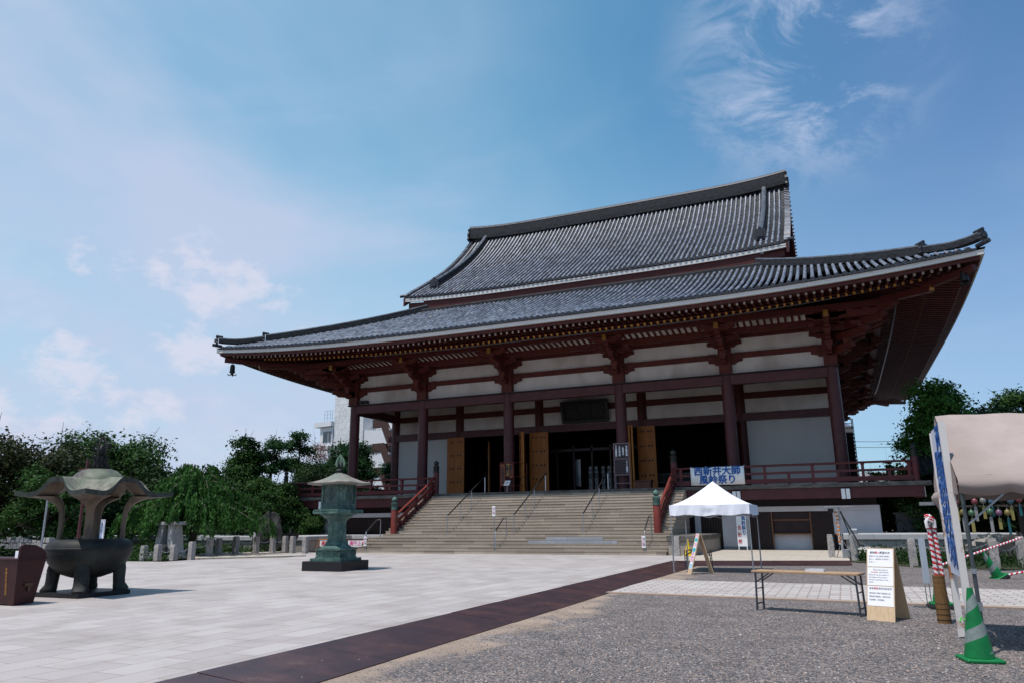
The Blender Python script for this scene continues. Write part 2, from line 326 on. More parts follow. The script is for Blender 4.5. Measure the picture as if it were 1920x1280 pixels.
def gravelmat():
    m, nt, b, N, L = newmat('gravel')
    g = N('ShaderNodeNewGeometry')
    v = N('ShaderNodeTexVoronoi'); L(g.outputs['Position'], v.inputs['Vector']); v.inputs['Scale'].default_value = 42
    v2 = N('ShaderNodeTexVoronoi'); L(g.outputs['Position'], v2.inputs['Vector']); v2.inputs['Scale'].default_value = 19
    cr = N('ShaderNodeValToRGB'); sp = N('ShaderNodeSeparateXYZ'); L(v.outputs['Color'], sp.inputs[0]); L(sp.outputs[0], cr.inputs[0]); e = cr.color_ramp.elements
    e[0].color = (.03,.03,.036,1); e[1].color = (.36,.32,.31,1)
    for p, c in ((.25,(.082,.075,.08)),(.5,(.135,.12,.12)),(.72,(.185,.158,.145)),(.85,(.235,.16,.12))): q = e.new(p); q.color = (*c,1)
    n = N('ShaderNodeTexNoise'); L(g.outputs['Position'], n.inputs['Vector']); n.inputs['Scale'].default_value = .55; n.inputs['Detail'].default_value = 9; n.inputs['Roughness'].default_value = .7
    sp2 = N('ShaderNodeSeparateXYZ'); L(g.outputs['Position'], sp2.inputs[0])
    # bare sandy earth trodden next to the steel ramp plates
    dx = N('ShaderNodeMath'); dx.operation = 'SUBTRACT'; L(sp2.outputs[0], dx.inputs[0]); dx.inputs[1].default_value = 11.15
    r = N('ShaderNodeMapRange'); L(dx.outputs[0], r.inputs[0]); r.inputs[1].default_value = 0; r.inputs[2].default_value = 1.5; r.inputs[3].default_value = .26; r.inputs[4].default_value = -.12
    a = N('ShaderNodeMath'); a.operation = 'ADD'; L(n.outputs['Fac'], a.inputs[0]); L(r.outputs[0], a.inputs[1])
    r2 = N('ShaderNodeMapRange'); L(a.outputs[0], r2.inputs[0]); r2.inputs[1].default_value = .62; r2.inputs[2].default_value = .72
    mx = N('ShaderNodeMixRGB'); L(r2.outputs[0], mx.inputs[0]); L(cr.outputs[0], mx.inputs[1]); mx.inputs[2].default_value = (.30,.225,.175,1)
    n3 = N('ShaderNodeTexNoise'); L(g.outputs['Position'], n3.inputs['Vector']); n3.inputs['Scale'].default_value = 1.6; n3.inputs['Detail'].default_value = 6
    r3 = N('ShaderNodeMapRange'); L(n3.outputs['Fac'], r3.inputs[0]); r3.inputs[1].default_value = .3; r3.inputs[2].default_value = .7; r3.inputs[3].default_value = .8; r3.inputs[4].default_value = 1.2
    m2 = N('ShaderNodeMixRGB'); m2.blend_type = 'MULTIPLY'; m2.inputs[0].default_value = 1; L(mx.outputs[0], m2.inputs[1]); L(r3.outputs[0], m2.inputs[2])
    L(m2.outputs[0], b.inputs['Base Color']); b.inputs['Roughness'].default_value = .85
    bp = N('ShaderNodeBump'); bp.inputs['Strength'].default_value = .9; bp.inputs['Distance'].default_value = .02; bp.invert = True
    ad = N('ShaderNodeMath'); ad.operation = 'ADD'; L(v.outputs['Distance'], ad.inputs[0]); L(v2.outputs['Distance'], ad.inputs[1]); L(ad.outputs[0], bp.inputs['Height']); L(bp.outputs[0], b.inputs['Normal'])
    return m
M_gravel = gravelmat()
def rampmat():
    m, nt, b, N, L = newmat('checker_plate_brown')
    g = N('ShaderNodeNewGeometry')
    v = N('ShaderNodeTexVoronoi'); v.feature = 'F1'; v.distance = 'MANHATTAN'; L(g.outputs['Position'], v.inputs['Vector']); v.inputs['Scale'].default_value = 26; v.inputs['Randomness'].default_value = .08
    n = N('ShaderNodeTexNoise'); L(g.outputs['Position'], n.inputs['Vector']); n.inputs['Scale'].default_value = 1.3; n.inputs['Detail'].default_value = 9; n.inputs['Roughness'].default_value = .7
    cr = N('ShaderNodeValToRGB'); L(n.outputs['Fac'], cr.inputs[0]); e = cr.color_ramp.elements
    e[0].position = .3; e[0].color = (.048,.022,.026,1); e[1].position = .62; e[1].color = (.075,.030,.028,1); q = e.new(.70); q.color = (.12,.07,.06,1); q = e.new(.45); q.color = (.036,.017,.02,1)
    L(cr.outputs[0], b.inputs['Base Color']); b.inputs['Roughness'].default_value = .42; b.inputs['Metallic'].default_value = .15
    r = N('ShaderNodeMapRange'); L(v.outputs['Distance'], r.inputs[0]); r.inputs[1].default_value = .2; r.inputs[2].default_value = .5
    bp = N('ShaderNodeBump'); bp.invert = True; bp.inputs['Strength'].default_value = .8; bp.inputs['Distance'].default_value = .006; L(r.outputs[0], bp.inputs['Height']); L(bp.outputs[0], b.inputs['Normal'])
    return m
M_ramp = rampmat()
def pathmat():
    m = brickmat('path_block_paving', [(.34,.31,.295),(.41,.38,.36),(.47,.44,.415)], (.17,.105,.08), .43, .21, .017, 'xy', .8, stain=(.40,.33,.31), bump=.4, grain=50, offset=.5)
    return m
M_path = pathmat()
def leafmat(name, c1, c2, c3=None):
    m, nt, b, N, L = newmat(name)
    g = N('ShaderNodeNewGeometry')
    n = N('ShaderNodeTexNoise'); L(g.outputs['Position'], n.inputs['Vector']); n.inputs['Scale'].default_value = .9; n.inputs['Detail'].default_value = 4
    wn = N('ShaderNodeMath'); wn.operation = 'MULTIPLY_ADD'; L(g.outputs['Random Per Island'], wn.inputs[0]); wn.inputs[1].default_value = .5; L(n.outputs['Fac'], wn.inputs[2])
    cr = N('ShaderNodeValToRGB'); L(wn.outputs[0], cr.inputs[0]); e = cr.color_ramp.elements
    e[0].position = .4; e[0].color = (*c1,1); e[1].position = 1.05; e[1].color = (*c2,1)
    if c3: q = e.new(1.0); q.color = (*c3,1)
    L(cr.outputs[0], b.inputs['Base Color']); b.inputs['Roughness'].default_value = .55; b.inputs['Specular IOR Level'].default_value = .12
    tr = N('ShaderNodeBsdfTranslucent'); L(cr.outputs[0], tr.inputs[0]); ms = N('ShaderNodeMixShader'); ms.inputs[0].default_value = .28
    L(b.outputs[0], ms.inputs[1]); L(tr.outputs[0], ms.inputs[2]); L(ms.outputs[0], nt.nodes['Material Output'].inputs[0])
    return m
L_dark = leafmat('leaf_dark', (.009,.024,.008), (.030,.064,.017))
L_mid = leafmat('leaf_mid', (.012,.036,.010), (.044,.100,.022))
L_bright = leafmat('leaf_bright', (.03,.085,.018), (.08,.20,.035))
L_olive = leafmat('leaf_olive', (.04,.05,.012), (.12,.12,.028))
L_brown = leafmat('leaf_brownish', (.014,.022,.009), (.046,.052,.018))
L_pine = leafmat('leaf_pine', (.010,.035,.013), (.028,.085,.026))
L_pink = leafmat('leaf_reddish', (.14,.05,.05), (.25,.12,.11))
# ------------------------------------------------------------------ ground
def sheet(name, pts, z, mat, thick=None):
    mb = MB(); n = len(pts)
    zs = [p[2] if len(p) > 2 else z for p in pts]
    if thick:
        mb.add([(p[0],p[1],zz) for p, zz in zip(pts, zs)]+[(p[0],p[1],zz-thick) for p, zz in zip(pts, zs)],
               [tuple(range(n)), tuple(range(n,2*n))[::-1]]+[(i,n+i,n+(i+1)%n,(i+1)%n) for i in range(n)])
    else: mb.add([(p[0],p[1],zz) for p, zz in zip(pts, zs)], [tuple(range(n))])
    return struct(mb.build(name, mat))
sheet('ground', [(-1500,-1500),(1500,-1500),(1500,1500),(-1500,1500)], -.1, M_gravel)
PLX = 9.9
sheet('plaza', [(-8.6,-60),(PLX,-60),(PLX,-10.45),(-12.7,-10.45),(-12.7,-14.9),(-8.6,-14.9)], 0, M_plaza, .12)
sheet('plaza_far', [(-40,-60),(-8.604,-60),(-8.604,-20.6),(-11.2,-20.8),(-40,-22.5)], 0, M_plaza, .12)
sheet('plaza_mid', [(-8.604,-20.6),(-8.604,-16.0),(-11.4,-18.9),(-11.2,-20.8)], 0, M_plaza, .12)
sheet('raised_path', [(-8.3,-14.9),(-8.9,-15.8),(-11.45,-18.7),(-13.2,-17.5),(-16.2,-14.0),(-15.2,-11.9),(-12.9,-10.7),(-12.7,-12),(-12.7,-14.88)], .06, M_pave, .16)
sheet('shop_pavement', [(PLX+.004,-15.5),(16.2,-14.0),(16.2,-2.4),(8.7,-2.4),(8.7,-10.44),(PLX+.004,-10.44)], 0, M_pave, .12)
sheet('path', [(10.9,-28.0),(11.05,-23.9),(30,-25.7),(60,-29),(60,-33.2),(30,-30.0),(19.0,-28.7)], -.085, M_path, .03)
sheet('path_kerb', [(10.95,-28.25),(10.95,-28.0),(19.0,-28.7),(30,-30.0),(60,-33.2),(60,-33.5),(30,-30.3),(19.0,-28.98)], -.075, M_kerbtan, .05)
sheet('planting_bed', [(16.2,-7.0),(16.25,-12.9),(18.2,-15.9),(20.6,-16.9),(22.0,-16),(40,-14),(40,-7)], -.06, pm('bed_soil', (.05,.055,.025), (.03,.04,.018), 3, .9), .06)
sheet('garden_lawn', [(-12.9,-20.9),(-40,-22.4),(-90,-25),(-90,60),(-13.0,60),(-13.0,-9),(-15.3,-11.8),(-16.3,-14),(-13.3,-17.6)], -.05, pm('bed_soil_2', (.035,.045,.02), (.02,.03,.014), 2, .9), .06)
def ramp_plate(P, label):
    mb = MB(); top = [tuple(p) for p in P]; bot = [(p[0],p[1],p[2]-.012) for p in P]
    mb.add(top+bot, [(0,1,2,3),(7,6,5,4),(0,4,5,1),(1,5,6,2),(2,6,7,3),(3,7,4,0)])
    o = mb.build('ramp_plate', M_ramp); return tag(o, label, 'ramp plate', 'brown checker plates along the plaza edge')
ys = [-15.52,-17.05,-18.9,-20.75,-22.6,-24.45,-26.3,-28.15,-30.0,-31.85,-33.7,-35.55,-37.4,-39.25,-41.1,-42.95]
ords = ['farthest','second farthest','third farthest','fourth farthest','fifth farthest','sixth farthest','seventh farthest','eighth farthest','seventh nearest','sixth nearest','fifth nearest','fourth nearest','third nearest','second nearest','nearest visible','nearest, just below the frame']
for i in range(len(ys)-1):
    y1, y0 = ys[i]-.006, ys[i+1]+.006
    jz = .003*math.sin(i*2.3)
    if i == 0: P = [(PLX-.05,y0,.016),(11.0,y0,-.088),(11.0,-17.0,-.088),(PLX-.05,y1,.016)]
    else: P = [(PLX-.05,y0,.016+jz),(11.02+.02*math.sin(i),y0,-.088),(11.02+.02*math.sin(i),y1,-.088),(PLX-.05,y1,.016+jz)]
    ramp_plate(P, 'brown checker steel plate bridging plaza and gravel, %s in the long row' % ords[i])
xs_ = [9.93, 11.5, 13.1, 14.7, 16.25]
for i in range(4):
    a, b = xs_[i]+.006, xs_[i+1]-.006; f = lambda x: -15.5+1.5*(x-9.9)/6.3
    ramp_plate([(max(a,11.01) if i == 0 else a, f(a)-1.45, -.088),(b, f(b)-1.45, -.088),(b, f(b)+.03, .016),(a, f(a)+.03, .016)],
               'brown checker plate along the shop pavement, %s' % ['at the corner with the long row','beside the far A-frame sign','right of the white canopy','at the right end by the stone post'][i])
# ------------------------------------------------------------------ HALL
hall = root('temple_hall', 'large red and white temple hall with sweeping grey tiled roofs behind the wide stone stairs', 'temple')
HX, YC, HD = 16.4, 15.66, 15.66     # column half width, centre y, half depth
FZ = 3.36
def side_frames():
    # origin, along, outward, half length at wall plane
    return [((0,0), (1,0), (0,-1), HX), ((HX,YC), (0,1), (1,0), HD), ((0,2*YC), (-1,0), (0,1), HX), ((-HX,YC), (0,-1), (-1,0), HD)]
FR = side_frames()
def rise(u, o): return .72*abs(u)**3.4*max(0, min(1, 1-(7.1-o)/11.0))**1.2
def P3(fr, a, o, z): return (fr[0][0]+fr[1][0]*a+fr[2][0]*o, fr[0][1]+fr[1][1]*a+fr[2][1]*o, z)
def eave_strip(name, o0, o1, z0, z1, mat, zi0=None, zi1=None, n=36):
    """board running round the eaves between offsets o0<o1; zi* heights at inner side"""
    zi0 = z0 if zi0 is None else zi0; zi1 = z1 if zi1 is None else zi1
    mb = MB()
    for fr in FR:
        rows = []
        for i in range(n+1):
            t = -1+2*i/n; t = math.copysign(abs(t)**.8, t)
            r = rise(t, 7.1)
            rows.append([P3(fr, t*(fr[3]+o0), o0, zi0+r), P3(fr, t*(fr[3]+o1), o1, z0+r), P3(fr, t*(fr[3]+o1), o1, z1+r), P3(fr, t*(fr[3]+o0), o0, zi1+r)])
        mb.grid(rows, closed=True)
    return mb.build(name, mat, hall)
def zl(s): return 13.02+.355*s+.0088*s*s
# --- lower skirt roof
SMAX = 12.0
def skirt(fr, fine):
    hl = fr[3]+7.1; mb = MB()
    # pan courses
    rows = int(SMAX/.32); nseg = 60
    for k in range(rows):
        s0 = k*SMAX/rows; s1 = (k+1)*SMAX/rows; g = []
        for i in range(nseg+1):
            t = -1+2*i/nseg
            g.append([P3(fr, t*(hl-s0), 7.1-s0, zl(s0)+rise(t,7.1-s0)-.045*(k>0)*0-.0), P3(fr, t*(hl-s1), 7.1-s1, zl(s1)+rise(t,7.1-s1)-.035)])
        mb.grid(g, 1)
    # rolls
    n = int((hl-.2)/.38); nt = int(SMAX/.34)
    for i in range(-n, n+1):
        a = i*.38; send = min(SMAX, hl-abs(a)-.05)
        if send < .3: continue
        kk = max(1, int(round(send/.34))); P = []
        ring = [PI*j/6 for j in range(7)]
        for k in range(kk):
            for s, r in ((k*send/kk, .098), ((k+.94)*send/kk, .084)) if fine else ((k*send/kk, .09),):
                t = a/(hl-s); z = zl(s)+rise(t,7.1-s)+.02; sl = math.atan(.355+.0176*s)
                P.append([P3(fr, a+r*math.cos(th), 7.1-s-(-r*math.sin(th)*math.sin(sl)), z+r*math.sin(th)*math.cos(sl)-.0) for th in ring])
        if not fine: s = send; P.append([P3(fr, a+.09*math.cos(th), 7.1-s, zl(s)+.02+rise(a/(hl-s+1e-6),7.1-s)+.09*math.sin(th)) for th in ring])
        mb.grid(P, 0)
        # round end tile
        z = zl(0)+rise(a/hl,7.1)+.02; c = P3(fr, a, 7.13, z); m = 10; al = fr[1]; ou = fr[2]
        vs = [(c[0]+al[0]*.115*math.cos(q)-ou[0]*d, c[1]+al[1]*.115*math.cos(q)-ou[1]*d, c[2]+.115*math.sin(q)) for d in (0,.12) for q in [2*PI*j/m for j in range(m)]]
        mb.add(vs, [tuple(range(m)), *[(j,(j+1)%m,m+(j+1)%m,m+j) for j in range(m)]], 2)
        # drooping edge tile between the rolls
        if abs(a) < hl-.3:
            mid = a+.19; zz = zl(0)+rise(mid/hl,7.1)
            mb.add([P3(fr, mid-.12, 7.12, zz+.02), P3(fr, mid+.12, 7.12, zz+.02), P3(fr, mid+.08, 7.12, zz-.075), P3(fr, mid-.08, 7.12, zz-.075),
                    P3(fr, mid-.12, 7.04, zz+.02), P3(fr, mid+.12, 7.04, zz+.02), P3(fr, mid+.08, 7.04, zz-.075), P3(fr, mid-.08, 7.04, zz-.075)],
                   [(0,1,2,3),(7,6,5,4),(0,4,5,1),(3,2,6,7),(1,5,6,2),(0,3,7,4)], 2)
    return mb.build('lower_roof', [M_tile, M_pan, M_discend], hall, smooth=50)
for i, fr in enumerate(FR): skirt(fr, i in (0,))
eave_strip('eave_board', 6.86, 7.03, 12.70, 12.93, M_fascia)
eave_strip('eave_under_board', 6.45, 6.855, 12.50, 12.695, M_red, 12.58, 12.695)
eave_strip('flying_eave_soffit', 4.8, 6.80, 12.57, 12.69, M_red, 12.80, 12.94)
eave_strip('inner_eave_soffit', .2, 4.86, 12.60, 12.66, M_red, 13.76, 13.82)
eave_strip('rafter_support_beam', 4.66, 4.86, 12.545, 12.74, M_red, 12.545, 12.74)
eave_strip('rain_chain_strip', 3.62, 3.70, 12.63, 12.70, pm('grey_strip', (.20,.20,.21), None, rough=.4, metal=.5))
# rafters: nearest hundred of each row are parts, the rest one object
def rafters(name, o_in, o_out, zin, zout, w, h, capmat):
    mbp = MB(); far = MB(); farcap = MB(); items = []
    for fi, fr in enumerate(FR):
        hl = fr[3]+o_out; n = int((hl-.25)/.38)
        for i in range(-n, n+1):
            a = i*.38; oi = max(o_in, abs(a)-fr[3]+.12)
            if oi > o_out-.12: continue
            p = P3(fr, a, o_out, 0); items.append((fi, a, oi, (Vector((p[0],p[1],0))-Vector((16.1,-45.4,0))).length))
    front = sorted([t for t in items if t[0] == 0], key=lambda t: t[3])[:76]
    side = sorted([t for t in items if t[0] == 1], key=lambda t: t[3])[:24]
    near = set(front+side)
    def put(mb, cap, t):
        fi, a, oi, _ = t; fr = FR[fi]; hl = fr[3]+o_out; zo = zout+rise(a/hl,7.1)
        k = (o_out-oi)/(o_out-o_in); zi = zo+(zin-zout)*k
        A = P3(fr,a,oi,zi); B = P3(fr,a,o_out,zo); mb.bar(A, B, w, h)
        d = (Vector(B)-Vector(A)).normalized()*.012; cap.bar(tuple(Vector(B)+d*.05), tuple(Vector(B)+d), w+.006, h+.006)
    for t in items:
        if t in near:
            m = MB(); c = MB(); put(m, c, t); o = m.build(name, M_red, hall); c.build('end_cap', capmat, o)
        else: put(far, farcap, t)
    o = far.build(name, M_red, hall); o['kind'] = 'stuff'; c = farcap.build('end_cap', capmat, o); c['kind'] = 'stuff'
rafters('flying_rafter', 4.7, 6.42, 12.73, 12.49, .11, .13, M_whitecap)
rafters('base_rafter', .3, 4.92, 13.60, 12.46, .12, .14, M_gold)
# hip rafters at the corners
for sx in (-1,1):
    for y0, sy in ((0,-1),(2*YC,1)):
        q = lambda o, z: (sx*(HX+o), y0+sy*o, z)
        mb = MB(); mb.bar(q(.1,13.2), q(4.95,12.62), .3, .36); mb.bar(q(4.6,12.78), q(6.62,12.93), .28, .3)
        o = mb.build('hip_rafter', M_red, hall)
        c = MB(); c.bar(q(4.951,12.62), q(4.97,12.61), .31, .37); c.build('gilt_cap', M_gold, o)
# hip ridges
def ridge_run(mb, pts, w, h, end=True, mi=(0,1)):
    """stacked tile ridge following pts (base line); w width h height; rounded cap"""
    P = [Vector(p) for p in pts]; rows = []; cap = []
    for i, p in enumerate(P):
        t = (P[min(i+1,len(P)-1)]-P[max(i-1,0)]); t.z = 0; t.normalize(); s = Vector((-t.y, t.x, 0))
        ring = [p-s*w/2, p-s*(w/2)+Vector((0,0,h*.33)), p-s*(w*.44)+Vector((0,0,h*.34)), p-s*(w*.42)+Vector((0,0,h*.66)), p-s*(w*.36)+Vector((0,0,h*.67)), p-s*w*.34+Vector((0,0,h)),
                p+s*w*.34+Vector((0,0,h)), p+s*(w*.36)+Vector((0,0,h*.67)), p+s*(w*.42)+Vector((0,0,h*.66)), p+s*(w*.44)+Vector((0,0,h*.34)), p+s*(w/2)+Vector((0,0,h*.33)), p+s*w/2]
        rows.append(ring)
        cap.append([p+s*(w*.36*math.cos(th))+Vector((0,0,h+w*.30*math.sin(th))) for th in [PI*j/6 for j in range(7)]])
    mb.grid(rows, mi[0], closed=True); mb.grid(cap, mi[1])
    for e in (0, -1): mb.add([tuple(x) for x in rows[e]], [tuple(range(12))], mi[0]); mb.add([tuple(x) for x in cap[e]], [tuple(range(7))], mi[0])
def end_ornament(p, d, w, h, parent, name='ridge_end_tile'):
    """demon-face end tile: slab with curled top and a round projecting tile; d outward"""
    d = Vector((d[0], d[1], 0)).normalized(); s = Vector((-d.y, d.x, 0)); p = Vector(p); mb = MB()
    prof = [(-.5,0),(-.62,.12),(-.5,.3),(-.56,.55),(-.4,.8),(-.46,1.0),(-.22,1.02),(-.1,1.15),(.1,1.15),(.22,1.02),(.46,1.0),(.4,.8),(.56,.55),(.5,.3),(.62,.12),(.5,0)]
    mb.prism([(a*w, b*h) for a, b in prof], 0, .16, lambda u, v, t: tuple(p+s*u+d*t+Vector((0,0,v))))
    mb.prism([(a*w*.5, .2*h+b*h*.5) for a, b in prof], .16, .26, lambda u, v, t: tuple(p+s*u+d*t+Vector((0,0,v))))
    a = p+Vector((0,0,h*1.12)); mb.tube([a-d*.3, a+d*.17+Vector((0,0,.05))], .10*max(.9,w), 10)
    return mb.build(name, M_discend, parent, smooth=40)
for sx in (-1,1):
    for y0, sy in ((0,-1),(2*YC,1)):
        def hp(s, dz=0):
            t = 1.0; return (sx*(HX+7.1-s), y0+sy*(7.1-s), zl(s)+rise(t,7.1-s)+dz)
        mb = MB(); ridge_run(mb, [hp(s,.0) for s in [2.35+i*.33 for i in range(30)]], .42, .46)
        o = mb.build('hip_ridge', [M_ridge, M_ridgelight], hall, smooth=30)
        end_ornament(hp(2.3,.02), (sx, sy), .5, .55, o)
        mb = MB(); ridge_run(mb, [hp(s, .10+.32*max(0,(1.4-s)/1.4)**2) for s in [.12+i*.2 for i in range(12)]], .36, .30)
        o = mb.build('hip_ridge', [M_ridge, M_ridgelight], hall, smooth=30)
        end_ornament(hp(.1,.32), (sx, sy), .4, .42, o)
        mb = MB(); a = Vector(hp(.3,.06)); b = Vector(hp(-.16,.30)); mb.tube([a,(a+b)/2,b], .11, 10); mb.build('corner_tile', M_discend, o, smooth=40)
# dark tile course where the skirt meets the upper eaves
mb = MB()
for fr in FR:
    ridge_run(mb, [P3(fr, t*(fr[3]-3.4), -3.45, 17.35) for t in (-1,-.5,0,.5,1)], .5, .55, mi=(0,0))
mb.build('skirt_top_ridge', M_ridge, hall)
mb = MB(); mb.box(-12.9,12.9,3.7,27.6,16.6,19.0); mb.build('gable_base_wall', M_red, hall)
# --- upper gable roof
GX = 14.72; GY = 3.55; TR = YC-GY
PZ = [(0,18.98),(.10,19.75),(.2,20.5),(.35,21.7),(.5,23.0),(.6,23.85),(.7,24.8),(.8,25.85),(.87,26.7),(.95,27.75),(1,28.35)]
PZx = np.array([p[0] for p in PZ]); PZz = np.array([p[1] for p in PZ]); _c = np.polyfit(PZx, PZz, 3)
def zu(t): return float(np.polyval(_c, t))
def rise_u(x, t): return .32*abs(x/GX)**4*(1-t)
def U(x, t, side, dz=0):
    y = GY+TR*t; y = y if side < 0 else 2*YC-y; return (x, y, zu(t)+rise_u(x,t)+dz)
for side in (-1,1):
    mb = MB(); L = 15.3; K = int(L/.33)
    for k in range(K):
        t0, t1 = k/K, (k+1)/K; g = []
        for i in range(31):
            x = -GX+2*GX*i/30; g.append([U(x,t0,side,0), U(x,t1,side,-.035)])
        mb.grid(g, 1)
    n = int(14.4/.38)
    for i in range(-n, n+1):
        x = i*.38; P = []
        if side > 0 and i % 1: continue
        for k in range(K):
            for tt, r in ((k/K,.098),((k+.94)/K,.084)) if side < 0 else ((k/K,.09),):
                dz = (zu(tt+.01)-zu(tt))/.01/TR; sl = math.atan(dz); ring = []
                for j in range(7):
                    th = PI*j/6; b = U(x,tt,side,.02); sgn = -1 if side < 0 else 1
                    ring.append((x+r*math.cos(th), b[1]+sgn*r*math.sin(th)*math.sin(sl), b[2]+r*math.sin(th)*math.cos(sl)))
                P.append(ring)
        mb.grid(P, 0)
        b = U(x,0,side,.02); sgn = -1 if side < 0 else 1; m = 10
        vs = [(x+.115*math.cos(q), b[1]+sgn*(.05-d), b[2]+.115*math.sin(q)) for d in (0,.12) for q in [2*PI*j/m for j in range(m)]]
        mb.add(vs, [tuple(range(m)), *[(j,(j+1)%m,m+(j+1)%m,m+j) for j in range(m)]], 2)
    # underside
    g = [[U(x,t,side,-.22) for t in np.linspace(0,1,16)] for x in (-GX+.1,0,GX-.1)]; mb.grid(g, 3)
    mb.build('upper_roof', [M_tile, M_pan, M_discend, M_red], hall, smooth=50)
    # eave board white + red below
    for nm, d0, z0, z1, mt, xx in (('upper_eave_board', .02, -.36, -.10, M_fascia, GX-.02), ('upper_eave_red_board', .30, -.85, -.40, M_red, GX-.35)):
        mb = MB(); g = []
        sgn = 1 if side < 0 else -1
        for i in range(31):
            x = -xx+2*xx*i/30; b = U(x,0,side); y0 = b[1]+sgn*d0; g.append([(x,y0,b[2]+z0),(x,y0,b[2]+z1),(x,y0+sgn*.16,b[2]+z1),(x,y0+sgn*.16,b[2]+z0)])
        mb.grid(g, closed=True); mb.add([g[0][j] for j in range(4)]+[g[-1][j] for j in range(4)], [(0,1,2,3),(7,6,5,4)])
        mb.build(nm, mt, hall)
    # verge: cross laid short tiles + barge board
    for sx in (-1,1):
        mb = MB(); kk = 46
        for k in range(kk):
            a = U(sx*(GX-.28), (k+.5)/kk, side, .10); b = U(sx*(GX+.12), (k+.5)/kk, side, .06)
            mb.tube([a,b], .095, 8)
        mb.build('verge_tiles', M_tile, hall, smooth=50)
        mb = MB(); g = []
        for k in range(25):
            t = k/24; a = U(sx*(GX-.02), t, side); h = .75-.25*t
            g.append([(a[0],a[1],a[2]-.05),(a[0],a[1],a[2]-h),(a[0]-sx*.16,a[1],a[2]-h),(a[0]-sx*.16,a[1],a[2]-.05)])
        mb.grid(g, closed=True); mb.add([*g[0],*g[-1]], [(0,1,2,3),(7,6,5,4)]); mb.build('barge_board', M_red, hall)
        # descending ridge
        pts = [U(sx*12.9, t, side, .04) for t in np.linspace(.97,.16,26)]
        mb = MB(); ridge_run(mb, pts, .5, .62); o = mb.build('descending_ridge', [M_ridge, M_ridgelight], hall, smooth=30)
        e = U(sx*12.9, .155, side, .0); end_ornament(e, (0, -1 if side < 0 else 1), .75, .75, o)
    # front corner projecting tile
    for sx in (-1,1):
        a = Vector(U(sx*(GX-.2),.02,side,.08)); b = Vector(U(sx*(GX+.32),0,side,.1)); mb = MB(); mb.tube([a,b], .12, 10); mb.build('corner_tile', M_discend, hall, smooth=40)
# gable walls
for sx in (-1,1):
    mb = MB(); x = sx*12.4; pts = [(YC-11.4,18.0),(YC+11.4,18.0)]
    poly = [(YC-TR*(1-t), zu(t)-.3) for t in np.linspace(.04,1,14)]+[(YC+TR*(1-t), zu(t)-.3) for t in np.linspace(1,.04,14)]
    poly = [(a, b-.15) for a, b in poly]; mb.prism(poly, x, x-sx*.3, lambda u, v, t: (t,u,v)); mb.build('gable_wall', M_wallwhite, hall)
    mb = MB(); mb.box(min(x,x+sx*.15),max(x,x+sx*.15),YC-8,YC+8,20.4,20.8); mb.box(min(x,x+sx*.17),max(x,x+sx*.17),YC-.3,YC+.3,21.1,27.2); mb.box(min(x,x+sx*.15),max(x,x+sx*.15),YC-4,YC+4,23.7,24.1); mb.build('gable_beams', M_red, hall)
# main ridge
mb = MB(); pts = []
for i in range(41):
    x = -14.7+29.4*i/40; pts.append((x, YC, 28.15+.42*abs(x/14.7)**5))
ridge_run(mb, pts, 1.05, 1.12); main_ridge = mb.build('main_ridge', [M_ridge, M_ridgelight], hall, smooth=30)
for sx in (-1,1):
    end_ornament((sx*14.62, YC, 28.3), (sx,0), 1.25, 1.25, main_ridge)
# --- columns
col_x = [-16.4,-10.55,-3.89,3.89,10.55,16.4]; side_y = [5.69,12.3,19.0,25.6]
def column(x, y, z0=FZ, z1=10.06, r=.36, mat=M_maroon, name='column'):
    mb = MB(); mb.lathe([(r+.0,0),(r,(z1-z0)*.5),(r*.985,(z1-z0)-.25),(r*.93,z1-z0)], (0,0,0), 28)
    o = mb.build(name, mat, hall, smooth=40); o.location = (x,y,z0); return o
c0 = column(col_x[0], 0)
allc = [(x,0) for x in col_x]+[(x,2*YC) for x in col_x]+[(sx*16.4,y) for sx in (-1,1) for y in side_y]
for p in allc[1:]: cpart(c0, hall, (p[0],p[1],FZ))
# column feet rings
# upper square pillars in bright red
mb = MB(); mb.box(-.37,.37,-.37,.37,10.09,12.24); u0 = mb.build('upper_pillar', M_redk, hall); u0.location = (allc[0][0],allc[0][1],0)
for p in allc[1:]: cpart(u0, hall, (p[0],p[1],0))
def ring_beam(name, o0, o1, z0, z1, mat, fronts=(0,1,2,3)):
    mb = MB()
    for i in fronts:
        fr = FR[i]; l0 = fr[3]+o0; l1 = fr[3]+o1
        mb.add([P3(fr,-l1,o1,z0),P3(fr,l1,o1,z0),P3(fr,l1,o1,z1),P3(fr,-l1,o1,z1),P3(fr,-l0,o0,z0),P3(fr,l0,o0,z0),P3(fr,l0,o0,z1),P3(fr,-l0,o0,z1)],
               [(0,1,2,3),(7,6,5,4),(3,2,6,7),(4,5,1,0),(0,3,7,4),(1,5,6,2)])
    return mb.build(name, mat, hall)
def pleated(name, o, z0, z1, fronts=(0,)):
    for i in fronts:
        fr = FR[i]; L = fr[3]; mb = MB(); n = int(2*L/.085); P = []
        for k in range(n+1):
            a = -L+2*L*k/n; dd = .012*(k % 2); P.append([P3(fr,a,o+dd,z0), P3(fr,a,o+dd,z1)])
        mb.grid(P); mb.build(name, M_wallwhite, hall)
ring_beam('tie_beam', -.2, .24, 9.46, 10.02, M_maroon)
ring_beam('gutter_strip', .2, .42, 10.03, 10.09, M_black)
pleated('lower_frieze_panel', -.04, 10.06, 11.08, (0,1,2,3))
ring_beam('frieze_beam', -.2, .14, 11.05, 11.37, M_redk)
pleated('upper_frieze_panel', -.04, 11.35, 12.28, (0,1,2,3))
ring_beam('wall_plate', -.2, .14, 12.24, 12.62, M_redk)
ring_beam('bracket_beam', .85, 1.15, 12.28, 12.66, M_redk)
